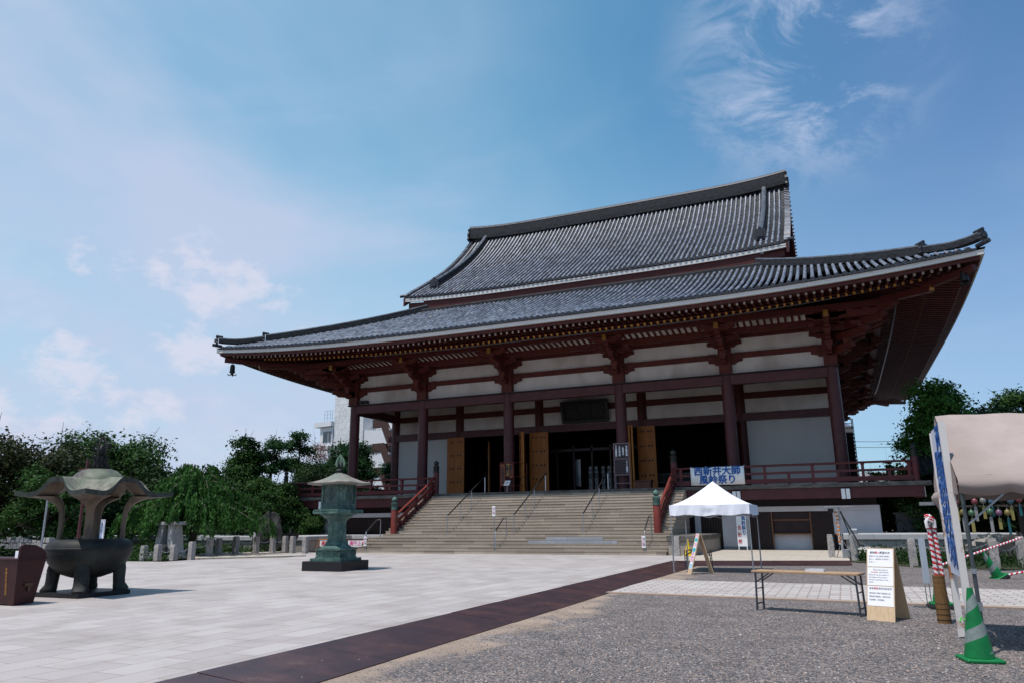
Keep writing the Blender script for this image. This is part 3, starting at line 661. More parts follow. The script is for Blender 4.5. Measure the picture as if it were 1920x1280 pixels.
ring_beam('flat_soffit', .1, .9, 12.60, 12.64, M_redk)
ring_beam('eave_purlin', 2.6, 2.98, 12.58, 12.93, M_red)
# cove with white panels between red ribs
mb = MB(); rb = MB()
for fr in FR:
    L = fr[3]
    for k in range(6):
        f = lambda q: (1.13+1.5*q, 12.645+.16*math.sin(PI*q*.75))
        (oa,za),(ob,zb) = f(k/6), f((k+1)/6)
        mb.add([P3(fr,-L-oa,oa,za),P3(fr,L+oa,oa,za),P3(fr,L+ob,ob,zb),P3(fr,-L-ob,ob,zb)], [(0,1,2,3)])
    n = int((L+1)/.38)
    for i in range(-n,n+1):
        for k in range(4):
            (oa,za),(ob,zb) = f(k/4), f((k+1)/4); rb.bar(P3(fr,i*.38+.19,oa,za-.03), P3(fr,i*.38+.19,ob,zb-.03), .13, .09)
mb.build('cove_panel', M_wallwhite, hall); rb.build('cove_ribs', M_redk, hall)
# --- bracket sets
def arc_end(x0, x1, zb, zt, k=4, both=True):
    """boat shaped arm profile in (x,z)"""
    h = zt-zb; e = min(.42, (x1-x0)*.3); P = []
    P.append((x1, zt)); P.append((x1, zb+h*.45))
    for i in range(1, k+1): q = i/k*PI/2; P.append((x1-e*math.sin(q)*1.0, zb+h*.45*math.cos(q)))
    if both:
        for i in range(k, 0, -1): q = i/k*PI/2; P.append((x0+e*math.sin(q), zb+h*.45*math.cos(q)))
        P.append((x0, zb+h*.45)); P.append((x0, zt))
    else: P.append((x0, zb)); P.append((x0, zt))
    return P[::-1]
def block(mb, x, o, z, w=.38, h=.32, tr=None):
    q = [(-.36,0),(.36,0),(.5,.42),(.5,1),(-.5,1),(-.5,.42)]
    vs = []
    for lv, ww in ((0,.36),(.42,.5),(1,.5)):
        for a, b in ((-1,-1),(1,-1),(1,1),(-1,1)): vs.append(tr((x+a*ww*w, o+b*ww*w, z+lv*h)))
    mb.add(vs, [(3,2,1,0),(8,9,10,11)]+[(r*4+j, r*4+(j+1)%4, r*4+4+(j+1)%4, r*4+4+j) for r in (0,1) for j in range(4)])
def bracket(corner=0):
    """local: x along, -y outward"""
    mb = MB(); T = lambda p: (p[0], -p[1], p[2])
    def along(o, zb, half, h=.36, th=.3, x0=None, x1=None):
        mb.prism(arc_end(-half if x0 is None else x0, half if x1 is None else x1, zb, zb+h), o-th/2, o+th/2, lambda u, v, t: (u, -t, v))
    def out(o1, zb, h=.36, th=.28, o0=0):
        mb.prism(arc_end(o0, o1, zb, zb+h, both=False), -th/2, th/2, lambda u, v, t: (t, -u, v))
    def diag(o1, zb, h, th, s):
        c = math.sqrt(.5); mb.prism(arc_end(0, o1, zb, zb+h, both=False), -th/2, th/2, lambda u, v, t: (s*(u*c)+t*c*s, -(u*c)+t*c, v))
    along(0, 10.70, 1.0); along(0, 11.75, 1.02); along(1.0, 11.86, 1.05); along(2.65, 12.20, 1.02, .32)
    for x in (-.8,.8):
        block(mb, x, 0, 11.06, tr=T); block(mb, x, 0, 12.11, tr=T); block(mb, x, 1.0, 12.22, tr=T); block(mb, x, 2.65, 12.52, h=.3, tr=T)
    out(1.15, 10.70); out(1.95, 11.38); out(2.85, 11.84); out(3.2, 12.24, .34, .24)
    block(mb, 0, .98, 11.06, .42, tr=T); block(mb, 0, 1.85, 11.74, .4, .28, tr=T); block(mb, 0, 1.0, 11.74, .4, .3, tr=T)
    block(mb, 0, 2.65, 12.2, .4, .32, tr=T)
    if corner:
        s = corner
        # arms of the return side
        for zb, o1 in ((10.70,1.0),(11.75,1.05)):
            mb.prism(arc_end(-o1, o1, zb, zb+.36), -.15, .15, lambda u, v, t: (t, -u, v))
        for o1, zb, h, th in ((1.75,10.72,.42,.36),(2.9,11.36,.42,.36),(4.1,11.86,.42,.36),(4.9,12.3,.36,.32)): diag(o1, zb, h, th, s)
        c = math.sqrt(.5)
        for q, z in ((1.35,11.12),(2.5,11.76),(3.7,12.26)): block(mb, s*q*c, q*c, z, .42, .26, tr=T)
        # long arms tying outer steps round the corner
        x0, x1 = (-1.05, 2.9) if s > 0 else (-2.9, 1.05)
        mb.prism(arc_end(x0, x1, 12.18, 12.54), 2.5, 2.8, lambda u, v, t: (u, -t, v))
        mb.prism(arc_end(x0, x1*1.0, 11.86, 12.2), .86, 1.14, lambda u, v, t: (u, -t, v))
        mb.prism(arc_end(1.2, 2.4, 11.8, 12.14), 1.75, 2.0, lambda u, v, t: (s*u, -t, v))
        for x in (1.2,2.0,2.7): block(mb, s*x, 2.65, 12.52, h=.3, tr=T); block(mb, s*x*.75, 1.0, 12.2, h=.3, tr=T)
    return mb
def put_bracket(mb, x, y, rz):
    o = mb.build('bracket_set', M_redk, hall); o.location = (x,y,0); o.rotation_euler = (0,0,rz)
    c = MB(); c.box(-.125,.125,-3.215,-3.203,12.22,12.59); g = c.build('gilt_cap', M_gold, o); return o
b0 = put_bracket(bracket(), col_x[1], 0, 0)
for x in col_x[2:5]: cpart(b0, hall, (x,0,0), 0)
for x in col_x[1:5]: cpart(b0, hall, (x,2*YC,0), PI)
for y in side_y: cpart(b0, hall, (HX,y,0), PI/2); cpart(b0, hall, (-HX,y,0), -PI/2)
for s in (-1,1): put_bracket(bracket(s), s*HX, 0, 0); put_bracket(bracket(-s), s*HX, 2*YC, PI)
for y, rz, ss in ((0,PI/2,1),(2*YC,PI/2,1)):
    cpart(b0, hall, (HX,y,0), PI/2); cpart(b0, hall, (-HX,y,0), -PI/2)
# security floodlights on the left frieze
mb = MB(); mb.box(-15.9,-15.6,-.3,-.05,10.2,10.42); mb.box(-15.45,-15.2,-.35,-.05,10.2,10.4); mb.bar((-16,-.15,10.12),(-15.1,-.15,10.12),.04,.04); mb.build('floodlight', M_black, hall)
# --- porch and inner wall
IY = 5.69
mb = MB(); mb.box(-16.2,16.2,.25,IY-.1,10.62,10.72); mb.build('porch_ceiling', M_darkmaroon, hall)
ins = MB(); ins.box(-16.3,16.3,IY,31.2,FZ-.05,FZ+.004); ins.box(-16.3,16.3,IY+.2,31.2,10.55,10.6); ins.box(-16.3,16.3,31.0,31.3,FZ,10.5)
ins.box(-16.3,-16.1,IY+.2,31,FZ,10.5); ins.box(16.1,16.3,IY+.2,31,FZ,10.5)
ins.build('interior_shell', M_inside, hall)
for x in col_x:
    column(x, IY, FZ, 10.6, .34, M_maroon if abs(x) > 15 or abs(x) < 0 else M_red, 'inner_column')
mb = MB(); mb.box(-16.4,16.4,IY-.16,IY+.12,9.42,9.84); mb.build('inner_upper_beam', M_red, hall)
mb = MB(); mb.box(-16.4,16.4,IY-.3,IY+.14,7.95,8.46); mb.box(-17.0,-16.4,IY-.22,IY+.1,7.95,8.4); mb.build('lintel_beam', M_maroon, hall)
for z0, z1 in ((8.44,9.44),(9.82,10.62)):
    mb = MB(); n = 380; mb.grid([[(-16.4+32.8*k/n, IY-.02-.012*(k%2), z0), (-16.4+32.8*k/n, IY-.02-.012*(k%2), z1)] for k in range(n+1)]); mb.build('inner_frieze_panel', M_wallwhite, hall)
for x0, x1 in ((-16.1,-10.85),(10.9,16.1)):
    mb = MB(); mb.box(x0,x1,IY-.08,IY+.1,FZ,7.95); mb.build('white_wall_panel', M_panelwhite, hall)
for a_ in (16.1,-16.35): mb = MB(); mb.box(a_,a_+.25,IY,31.2,FZ,10.0); mb.build('side_wall', M_wallwhite, hall)
# left porch end beam (perpendicular) and its frieze
# partial lattice fence inside right bay and glazed doors inside
mb = MB()
for k in range(34):
    x = 4.3+k*.18; mb.bar((x,IY+1.2,FZ+.85),(x+.35,IY+1.2,FZ+1.35),.022,.02); mb.bar((x+.35,IY+1.2,FZ+.85),(x,IY+1.2,FZ+1.35),.022,.02)
mb.box(4.2,10.4,IY+1.16,IY+1.24,FZ+1.36,FZ+1.42); mb.box(4.2,10.4,IY+1.16,IY+1.24,FZ+.78,FZ+.84)
mb.build('inner_lattice', pm('lattice_grey', (.10,.11,.12), None, rough=.4), hall)
mb = MB()
for x in (-2.9,-1.6,-.2,1.2,2.6): mb.box(x-.06,x+.06,IY+.9,IY+1.0,FZ,7.0)
mb.box(-3.5,3.5,IY+.9,IY+1.0,6.6,6.8); mb.box(-3.5,3.5,IY+.9,IY+1.0,FZ,FZ+.12); mb.build('glazed_partition', M_darkmaroon, hall)
mb = MB(); mb.box(-1.5,-1.1,IY+.94,IY+.96,FZ+.7,6.0); mb.build('partition_glass', M_glass, hall)
for i, x in enumerate((-.35,.1,.62,1.05,1.5)):
    text('奉納大般若経'[:6], .30, 'painted_inscription', pm('faded_white_ink_%d' % i, (.30,.33,.36), None, rough=.6), hall, (x-.0,IY+.88,FZ+1.25), vertical=True, pitch=.92)
# doors
def door(x0, x1, y, rz=0, label=None, thick=.09, cx=None, depthy=None):
    w_ = x1-x0; mb = MB(); mb.box(-w_/2,w_/2,-thick/2,thick/2,FZ,7.95,0)
    for row in range(5):
        z = FZ+.22+row*1.0
        for gx in (-.27,-.12,.12,.27):
            X = gx*w_*1.15; r = .085
            mb.add([(X-r*.85,-thick/2-.006,z),(X,-thick/2-.02,z-r),(X+r*.85,-thick/2-.006,z),(X,-thick/2-.02,z+r),(X,-thick/2-.035,z)], [(0,1,4),(1,2,4),(2,3,4),(3,0,4)], 1)
            mb.add([(X-r*.5,-thick/2-.008,z-r*.75),(X+r*.5,-thick/2-.008,z-r*.75),(X+r*.5,-thick/2-.008,z+r*.75),(X-r*.5,-thick/2-.008,z+r*.75)], [(0,1,2,3)], 1)
    mb.box(-w_/2-.012,-w_/2-.001,-thick/2-.01,thick/2+.01,FZ,7.95,2); mb.box(w_/2+.001,w_/2+.012,-thick/2-.01,thick/2+.01,FZ,7.95,2)
    o = mb.build('door', [M_orange, M_black, M_orangeedge], hall); o.location = ((x0+x1)/2, y, 0); o.rotation_euler = (0,0,rz); return o
door(-11.35,-9.92,IY-.55); door(-4.45,-3.02,IY-.62); door(3.62,4.86,IY-.62,R(-4))
door(-5.75,-4.3,IY-.95,R(-62)); door(-5.2,-4.2,IY-1.2,R(-72)); door(2.35,3.7,IY-1.0,R(-66)); door(2.75,4.0,IY-1.15,R(-76)); door(9.6,10.9,IY-.8,R(-80))
door(-10.3,-9.2,IY+3.6,R(-70))
# --- veranda
mb = MB(); mb.box(-20.3,20.3,-3.5,34.8,3.15,3.355); mb.build('veranda_slab', M_stoneedge, hall)
mb = MB(); mb.box(-19.95,19.95,-3.38,-3.0,2.60,3.14); mb.box(-19.95,-19.5,-2.99,34.3,2.55,3.14); mb.box(19.5,19.95,-2.99,34.3,2.55,3.14); mb.build('veranda_beam', M_maroon, hall)
for a_ in (-20.0,19.96): mb = MB(); mb.box(a_,a_+.04,-3.3,-3.06,2.58,3.1); mb.build('beam_end_cap', M_wallwhite, hall)
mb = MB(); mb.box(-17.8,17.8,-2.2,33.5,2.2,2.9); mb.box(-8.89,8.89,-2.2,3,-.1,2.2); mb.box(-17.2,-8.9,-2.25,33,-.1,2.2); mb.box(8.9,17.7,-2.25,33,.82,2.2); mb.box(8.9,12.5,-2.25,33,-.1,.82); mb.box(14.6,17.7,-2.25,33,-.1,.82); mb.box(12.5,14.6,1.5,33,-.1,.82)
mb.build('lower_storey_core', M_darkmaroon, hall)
WY = -2.5
for a_, b_ in ((-17.5,-8.8),(8.8,17.9)): mb = MB(); mb.box(a_,b_,WY,WY+.24,1.97,2.24); mb.build('white_string_course', M_lowwhite, hall)
mb = MB(); mb.box(-17.5,-15.75,WY+.01,WY+.24,.8,1.965); mb.build('ground_wall_panel', M_lowwhite, hall)
mb = MB(); mb.box(15.65,17.9,WY-.01,WY+.24,.8,1.965); mb.build('ground_wall_panel', M_lowwhite, hall)
mb = MB(); mb.box(10.0,11.4,WY-.01,WY+.24,-.1,1.965); mb.build('ground_wall_panel', M_lowwhite, hall)
mb = MB(); mb.box(10.0,11.4,WY-.03,WY-.012,-.1,.16); mb.build('wall_skirting', pm('grey_skirting', (.22,.23,.25), None, rough=.7), hall)
def lattice_panel(x0, x1, z0, z1):
    mb = MB(); mb.box(x0,x1,WY+.06,WY+.24,z0,z1,0); n = max(2,int((x1-x0)/.13)); k = int((z1-z0)/.14)
    for i in range(n+1): x = x0+(x1-x0)*i/n; mb.box(x-.02,x+.02,WY+.02,WY+.06,z0,z1,1)
    for j in range(k+1): z = z0+(z1-z0)*j/k; mb.box(x0,x1,WY+.028,WY+.06,z-.015,z+.015,1)
    mb.build('lattice_panel', [M_inside, M_lattice], hall)
mb = MB(); mb.box(8.52,8.84,WY+.01,WY+.24,-.1,1.965); mb.build('ground_wall_panel', M_lowwhite, hall)
lattice_panel(-15.7,-8.9,.8,1.95); lattice_panel(8.85,9.98,-.1,1.95); lattice_panel(11.42,12.58,-.1,1.95); lattice_panel(14.56,15.62,-.1,1.95)
# shop window
mb = MB(); mb.box(12.6,14.54,WY+.3,WY+.36,-.1,.78); mb.build('shop_counter_front', M_lowwhite, hall)
mb = MB(); mb.box(12.6,14.54,WY+.05,WY+.75,.78,.84); mb.box(12.6,14.54,WY+.2,WY+.3,1.50,1.56); mb.box(12.58,12.63,WY+.0,WY+.2,-.1,1.95); mb.box(14.51,14.56,WY,WY+.2,-.1,1.95); mb.box(12.6,14.54,WY+.25,WY+.29,-.1,-.02); mb.build('shop_window_frame', pm('brown_wood', (.16,.07,.03), None, rough=.5), hall)
for a_, b_ in ((12.72,13.2),(13.66,14.2)): mb = MB(); mb.prism([(a_,1.04),(b_,1.04),(b_-.12,1.36),(a_+.3,1.46),(a_+.12,1.3)], WY+1.0, WY+1.02, lambda u,v,w_: (u,w_,v)); mb.build('draped_stock', M_board, hall)
mb = MB(); mb.box(12.85,13.5,WY+.5,WY+.72,.84,1.0,0); mb.box(13.32,13.6,WY+.36,WY+.38,1.02,1.48,0); mb.build('shop_notice', M_paper, hall)
mb = MB(); mb.box(12.9,13.2,WY+.60,WY+.75,1.84,1.87); mb.box(13.3,13.7,WY+.6,WY+.75,1.86,1.89); mb.build('ceiling_tube_light', pm('tube', (.8,.8,.8), emit=((1,1,1),1.2)), hall)
for x in (13.15,13.75): mb = MB(); mb.cyl(x,WY+.35,.84,1.02,.035); mb.build('bottle', pm('bottle_%d' % int(x*10), (.4,.5,.6), rough=.2), hall, smooth=40)
# light boxes hung under the veranda edge
def lightbox(x, lab):
    t = root('veranda_lamp', lab, 'lamp', (x,-3.5,2.55), 0, 'paired white lamps under the veranda edge')
    for dx in (-.11,.11):
        m = MB(); m.box(dx-.09,dx+.09,-.06,.06,0,.5); m.build('lamp_shade', M_board, t)
    m = MB(); m.box(-.02,.02,-.05,.05,-.01,.54); m.box(-.2,.2,-.05,.05,.5,.54); m.build('frame', M_black, t)
lightbox(16.38, 'paired white lamp boxes under the right veranda, above the prayer plaque stand')
lightbox(-16.35, 'paired white lamp boxes under the left veranda, beside the bronze lantern')
lightbox(11.0, 'paired white lamp boxes behind the peak of the white canopy')
# --- railings
def finial(mb, x, y, z, r=.12, mi=0):
    mb.lathe([(r*1.05,0),(r*1.08,.05),(r*1.0,.06),(r*1.0,.26),(r*1.1,.28),(r*1.1,.32),(r*.62,.36),(r*.6,.39),(r*.95,.44),(r*1.0,.50),(r*.85,.57),(r*.4,.63),(.015,.67)], (x,y,z), 16, mi)
def balustrade(x0, x1, label, newel_x, newels):
    t = root('balustrade', label, 'balustrade', (x0,-3.28,FZ)); L = x1-x0
    m = MB(); m.tube([(0,0,1.0),(L,0,1.0)], .06, 10); m.build('top_rail', M_railred, t, smooth=40)
    m = MB(); m.box(0,L,-.05,.05,.54,.66); m.build('middle_rail', M_railred, t)
    m = MB(); m.box(0,L,-.07,.07,.06,.30); m.build('bottom_rail', M_railred, t)
    n = round(L/2.35); k = 0
    for i in range(n*2+1):
        x = L*i/(n*2)
        tall = i % 2 == 0
        m = MB(); m.box(-.07,.07,-.08,.08,0,.88 if tall else .54)
        if tall: m.box(-.09,.09,-.09,.09,.88,.94); m.box(-.055,.055,-.06,.06,.66,.88)
        o = m.build('baluster', M_railred, t); o.location = (min(max(x,.3),L-.3),0,0)
    for nx in newels:
        m = MB(); m.lathe([(.16,0),(.16,1.17),(.15,1.2)], n=16); o = m.build('newel_post', M_railbright if abs(nx) < 1 else M_railred, t, smooth=40); o.location = (nx-x0,0,0)
        m = MB(); finial(m,0,0,1.2,.15); m.build('finial', M_bronzedark, o, smooth=40)
    return t
balustrade(-19.7,-7.75,'red veranda balustrade left of the stairs', 0, (-19.7,))
balustrade(7.75,19.7,'red veranda balustrade right of the stairs with the banner tied to it', 0, (19.7,))
for sx, lb in ((-1,'left of the stairs'),(1,'right of the stairs, beside the canopy')):
    # return railings along the veranda sides
    t = root('side_balustrade', 'red veranda balustrade running back along the %s side of the hall' % ('left' if sx < 0 else 'right'), 'balustrade', (sx*19.7,-3.0,FZ)); L = 37.5
    m = MB(); m.tube([(0,0,1.0),(0,L,1.0)], .06, 8); m.build('top_rail', M_railred, t, smooth=40)
    m = MB(); m.box(-.05,.05,0,L,.54,.66); m.build('middle_rail', M_railred, t)
    m = MB(); m.box(-.07,.07,0,L,.06,.30); m.build('bottom_rail', M_railred, t)
    m = MB(); m.box(-.08,.08,-.07,.07,0,.94); b_ = m.build('baluster', M_railred, t); b_.location = (0,1.2,0)
    for i in range(1,16): cpart(b_, t, (0,1.2+2.3*i,0))
    # sloping stair balustrade
    x = sx*7.66; y0, z0, y1, z1 = -8.0, .96, -3.2, 3.36
    t = root('stair_balustrade', 'sloping red stair balustrade with green capped newel, %s' % lb, 'balustrade', (x,y0,z0))
    Lb = y1-y0; H = z1-z0
    m = MB(); m.tube([(0,.1,1.0),(0,Lb-.75,1.0+H*(Lb-.75)/Lb+.02),(0,Lb-.4,1.0+H*.97),(0,Lb,1.03+H)], .075, 10); m.build('top_rail', M_railbright, t, smooth=50)
    m = MB(); m.bar((0,.1,.60),(0,Lb-.7,.60+H*(Lb-.7)/Lb),.11,.14); m.bar((0,Lb-.72,.62+H*(Lb-.72)/Lb),(0,Lb,.6+H),.11,.14); m.build('middle_rail', M_railbright, t)
    m = MB(); m.bar((0,.1,.16),(0,Lb,.16+H),.14,.32); m.build('bottom_rail', M_railred, t)
    for i, k in enumerate((.12,.27,.5,.72,.9)):
        m = MB(); m.box(-.07,.07,-.08,.08,.2,.97 if i in (2,4) else .58); o = m.build('baluster', M_railred, t); o.location = (0,Lb*k,H*k)
    for yy, zz, mt, fm in ((0,0,M_railbright,M_verdigris),(Lb+.05,H,M_railred,M_bronzedark)):
        m = MB(); m.lathe([(.19,0),(.185,1.36),(.17,1.4)], n=18); o = m.build('newel_post', mt, t, smooth=40); o.location = (0,yy,zz)
        m = MB(); m.lathe([(.2,0),(.2,.03),(.185,.04),(.185,.30),(.2,.32),(.2,.38),(.11,.42),(.10,.46),(.16,.50),(.175,.57),(.15,.65),(.07,.71),(.02,.76)], (0,0,1.36), 18); m.build('finial', fm, o, smooth=40)
# ------------------------------------------------------------------ stairs
st = root('stone_staircase', 'broad tan granite staircase rising from the plaza to the hall', 'staircase', (0,-6.8,0))
oy = 6.8
for k in range(21):
    if k < 5: hw = 8.55; y0 = -10.5+.31*k; y1 = -8.15 if k == 4 else y0+.32
    else: hw = 8.3; y0 = -8.17+.314*(k-5); y1 = y0+.33 if k < 20 else -2.9
    if k == 4: y1 = -8.1
    if k < 4: y1 = y0+.33
    mb = MB(); z1 = .16*(k+1); 
    mb.box(-hw,hw,y0+oy,y1+oy,z1-.16,z1-.03); mb.box(-hw-.02,hw+.02,y0-.02+oy,y1+oy+.001,z1-.03,z1)
    mb.box(-hw,hw,y1+oy,-2.9+oy+.0,z1-.16,z1-.002) if y1 < -2.95 else None
    o = bevel(mb.build('step', M_stepgrey if k == 20 else M_step, st), .012, 2)
    if k == 4 or k == 3:
        g = MB(); xx = (2.2,5.2) if k == 4 else (1.35,6.0)
        g.box(xx[0],xx[1],y0+oy-.024,y0+oy+.02,z1-.158,z1+.003); g.build('replacement_slab', M_stepgrey, st)
# side blocks
def stone_block(name, label, boxes, cop, mats):
    t = root(name, label, 'wall', (boxes[0][0], boxes[0][2], 0)); lx, ly = boxes[0][0], boxes[0][2]
    m = MB()
    for b in boxes: m.box(b[0]-lx,b[1]-lx,b[2]-ly,b[3]-ly,b[4],b[5])
    m.build('wall_body', mats[0], t)
    m = MB()
    for b in cop: m.box(b[0]-lx,b[1]-lx,b[2]-ly,b[3]-ly,b[4],b[5])
    bevel(m.build('coping', mats[1], t), .015); return t
stone_block('stone_plinth', 'stained stone block with coping at the right foot of the stairs', [(8.62,9.85,-10.35,-2.6,-.1,.63)], [(8.58,9.9,-10.42,-2.6,.63,.86)], (M_plat2, M_stoneedge))
stone_block('stone_plinth', 'low stone base wall with grey coping right of the shop, behind the shrubs', [(16.15,42,-6.95,-2.4,-.12,.62)], [(16.05,42,-7.05,-2.45,.62,.86)], (M_plat, M_coping))
stone_block('stone_plinth', 'low stone base wall with stained side left of the lantern', [(-42,-13.05,-8.95,-2.4,-.12,.62),(-13.04,-8.6,-4.6,-2.4,-.12,.62)], [(-42,-12.95,-9.05,-2.4,.62,.86),(-12.94,-8.6,-4.68,-2.4,.62,.86)], (M_plat2, M_coping))
# ------------------------------------------------------------------ stair handrails
def long_rail(x, label):
    t = root('handrail', label, 'handrail', (x,-8.05,.96), 0, 'long handrails up the stairs'); H = 2.4; Lr = 4.85
    m = MB(); m.bar((0,0,.97),(0,Lr+.15,.97+H+.1),.05,.05); m.build('rail', M_black, t)
    m = MB(); m.cyl(0,0,.94,1.0,.035); m.build('rail_cap', M_steel, t, smooth=40)
    for k in (0,.33,.62,1):
        m = MB(); m.cyl(0,Lr*k,H*k-(.1 if 0<k<1 else 0),H*k+.95,.024 if k < 1 else .035,10); m.build('post', M_steel, t, smooth=40)
long_rail(-4.15, 'long black and steel handrail on the left third of the stairs')
long_rail(-.1, 'long black and steel handrail at the middle of the stairs')
long_rail(3.8, 'long black and steel handrail on the right third of the stairs')
def short_rail(x, lab, sgn=1):
    t = root('handrail', lab, 'handrail', (x,-10.2,.16), 0, 'short handrails at the foot of the stairs')
    m = MB(); m.tube([(0,0,0),(0,0,.92),(0,1.0,1.58),(0,1.35,1.62),(0,1.4,1.56),(0,1.4,.64)], .026, 8); m.build('rail', M_galv, t, smooth=60)
    m = MB(); m.bar((0,.02,.95),(0,1.0,1.6),.05,.04); m.build('grip', M_black, t)
    return t
def notice(x, y, z0, z1, w, lab, pole=None):
    t = root('notice_sheet', lab, 'notice', (x,y,z0)); h = z1-z0
    m = MB(); m.box(-w/2,w/2,-.006,.006,0,h); o = m.build('panel', M_paper, t)
    if pole: m = MB(); m.cyl(0,.03,pole-z0,h,.02,10); m.build('pole', M_galv, t, smooth=40)
    text('足元にご注意', h*.14, 'black_text', M_blackink, o, (w*.2,-.009,h*.5), vertical=True, pitch=.85)
    text('手すりを持ち', h*.14, 'red_text', M_redink, o, (-w*.2,-.009,h*.5), vertical=True, pitch=.85)
short_rail(-8.05, 'short bent handrail at the left end of the stair foot'); notice(-8.07,-10.24,.36,.86,.17,'white notice strip on the left short handrail')
short_rail(-.2, 'short bent handrail at the middle of the stair foot'); notice(-.27,-10.24,1.86,2.36,.17,'white notice strip on a tall pole at the middle of the stair foot', .16)
short_rail(7.52, 'short bent handrail at the right end of the stair foot'); notice(7.46,-10.24,.32,.86,.17,'white notice strip on the right short handrail')
# ------------------------------------------------------------------ things on the porch
t = root('name_plaque', 'huge dark framed plaque hung over the middle doorway', 'plaque', (-.2,5.2,8.55))
m = MB(); m.bar((0,0,.72),(0,.001,.72),.001,.001)
m = MB(); m.add([(-1.6,.15,.1),(1.6,.15,.1),(1.6,-.2,1.35),(-1.6,-.2,1.35),(-1.6,.28,.1),(1.6,.28,.1),(1.6,-.07,1.35),(-1.6,-.07,1.35)], [(0,1,2,3),(7,6,5,4),(0,4,5,1),(3,2,6,7),(1,5,6,2),(0,3,7,4)])
pl = m.build('panel', pm('plaque_panel', (.010,.009,.009), (.006,.005,.005), 4, .6, spec=.2), t)
m = MB()
for a, b in (((-1.72,.14,.04),(1.72,.14,.04)),((-1.72,-.24,1.42),(1.72,-.24,1.42)),((-1.68,.14,.04),(-1.68,-.24,1.42)),((1.68,.14,.04),(1.68,-.24,1.42))): m.bar(a,b,.2,.16)
m.build('frame', M_black, t)
text('遍照殿', 1.0, 'carved_characters', pm('dull_bronze_letters', (.025,.022,.02), None, rough=.6), pl, (0,-.04,.72), (PI/2+.27,0,0))
t = root('notice_board', 'tall two pane notice board with white vertical writing in front of a column', 'notice board', (4.0,-.72,FZ))
m = MB()
for x in (-.47,.47): m.box(x-.03,x+.03,-.03,.03,0,2.9)
for z in (.95,1.92,2.87): m.box(-.44,.44,-.028,.028,z-.03,z+.03)
m.box(-.44,.44,-.02,.02,.42,.47); m.build('frame', pm('mauve_frame', (.20,.12,.14), None, rough=.4), t)
Mbp = pm('board_purple', (.045,.03,.04), (.03,.022,.028), 2, .5)
m = MB(); m.box(-.44,.44,-.01,.01,1.95,2.84); p1 = m.build('upper_panel', Mbp, t)
m = MB(); m.box(-.44,.44,-.01,.01,.98,1.89); p2 = m.build('lower_panel', Mbp, t)
for i, s in enumerate(('十三日護摩修行','七月月例法要','土曜説法会','毎日護摩祈願')):
    text(s, .115, 'white_text', M_whiteink, p1, (-.33+.22*i,-.014,2.4), vertical=True, pitch=.92, bold=.003)
text('二十一日御縁日', .115, 'white_text', M_whiteink, p2, (.32,-.014,1.45), vertical=True, pitch=.92, bold=.003)
t = root('plaque_rack', 'red pipe rack holding wooden name boards around a column', 'rack', (-3.5,-.95,FZ)); m = MB()
for x, y in ((-.62,0),(.32,0),(.72,1.3),(-.3,1.3)): m.cyl(x,y,0,2.0,.025,8)
for z in (.5,1.1,1.98):
    m.bar((-.62,0,z),(.32,0,z),.04,.04); m.bar((.32,0,z),(.72,1.3,z),.04,.04); m.bar((-.62,0,z),(-.3,1.3,z),.04,.04)
m.build('frame', M_railbright, t, smooth=40)
for x, w_, z0, z1, mt, s, ik in ((-.42,.28,.5,1.88,pm('board_orange', (.33,.09,.03), (.24,.06,.025), 3, .5),'厄除開運祈願','M'),(-.06,.17,1.15,1.9,pm('board_gold', (.50,.30,.08), None, rough=.5),'祈願受付','M'),(.18,.22,1.0,1.88,pm('board_orange2', (.30,.085,.03), None, rough=.5),'護摩札所','M')):
    m = MB(); m.box(x-w_/2,x+w_/2,-.06,-.03,z0,z1); o = m.build('board', mt, t); text(s, (z1-z0)/len(s)*.95, 'black_text', M_blackink, o, (x,-.065,(z0+z1)/2), vertical=True, pitch=.9, bold=.004)
t = root('small_notice_stand', 'small white notice on a thin steel stand at the top of the stairs', 'notice stand', (-3.04,-2.3,FZ))
m = MB(); m.cyl(0,0,0,.5,.02,8); m.build('pole', M_steel, t, smooth=40); m = MB(); m.add([(-.19,-.1,.45),(.17,-.1,.45),(.21,.06,.75),(-.15,.06,.75),(-.19,-.08,.43),(.17,-.08,.43),(.21,.08,.73),(-.15,.08,.73)], [(0,1,2,3),(7,6,5,4),(0,4,5,1),(3,2,6,7),(1,5,6,2),(0,3,7,4)]); o = m.build('panel', M_paper, t)
text('土足厳禁', .07, 'black_text', M_blackink, o, (.01,-.02,.65), (R(62),0,0)); text('お静かに', .07, 'red_text', M_redink, o, (.0,-.065,.56), (R(62),0,0))
t = root('wooden_chest', 'low reddish wooden chest on the porch right of the notice board', 'chest', (5.1,.1,FZ))
m = MB(); m.box(-.5,.5,-.3,.3,0,.56); bevel(m.build('chest_body', pm('chest_wood', (.13,.045,.03), (.10,.035,.025), 3, .5), t)); m = MB(); m.box(-.56,.56,-.35,.35,.565,.64); bevel(m.build('lid', pm('chest_lid', (.10,.035,.025), None, rough=.5), t))
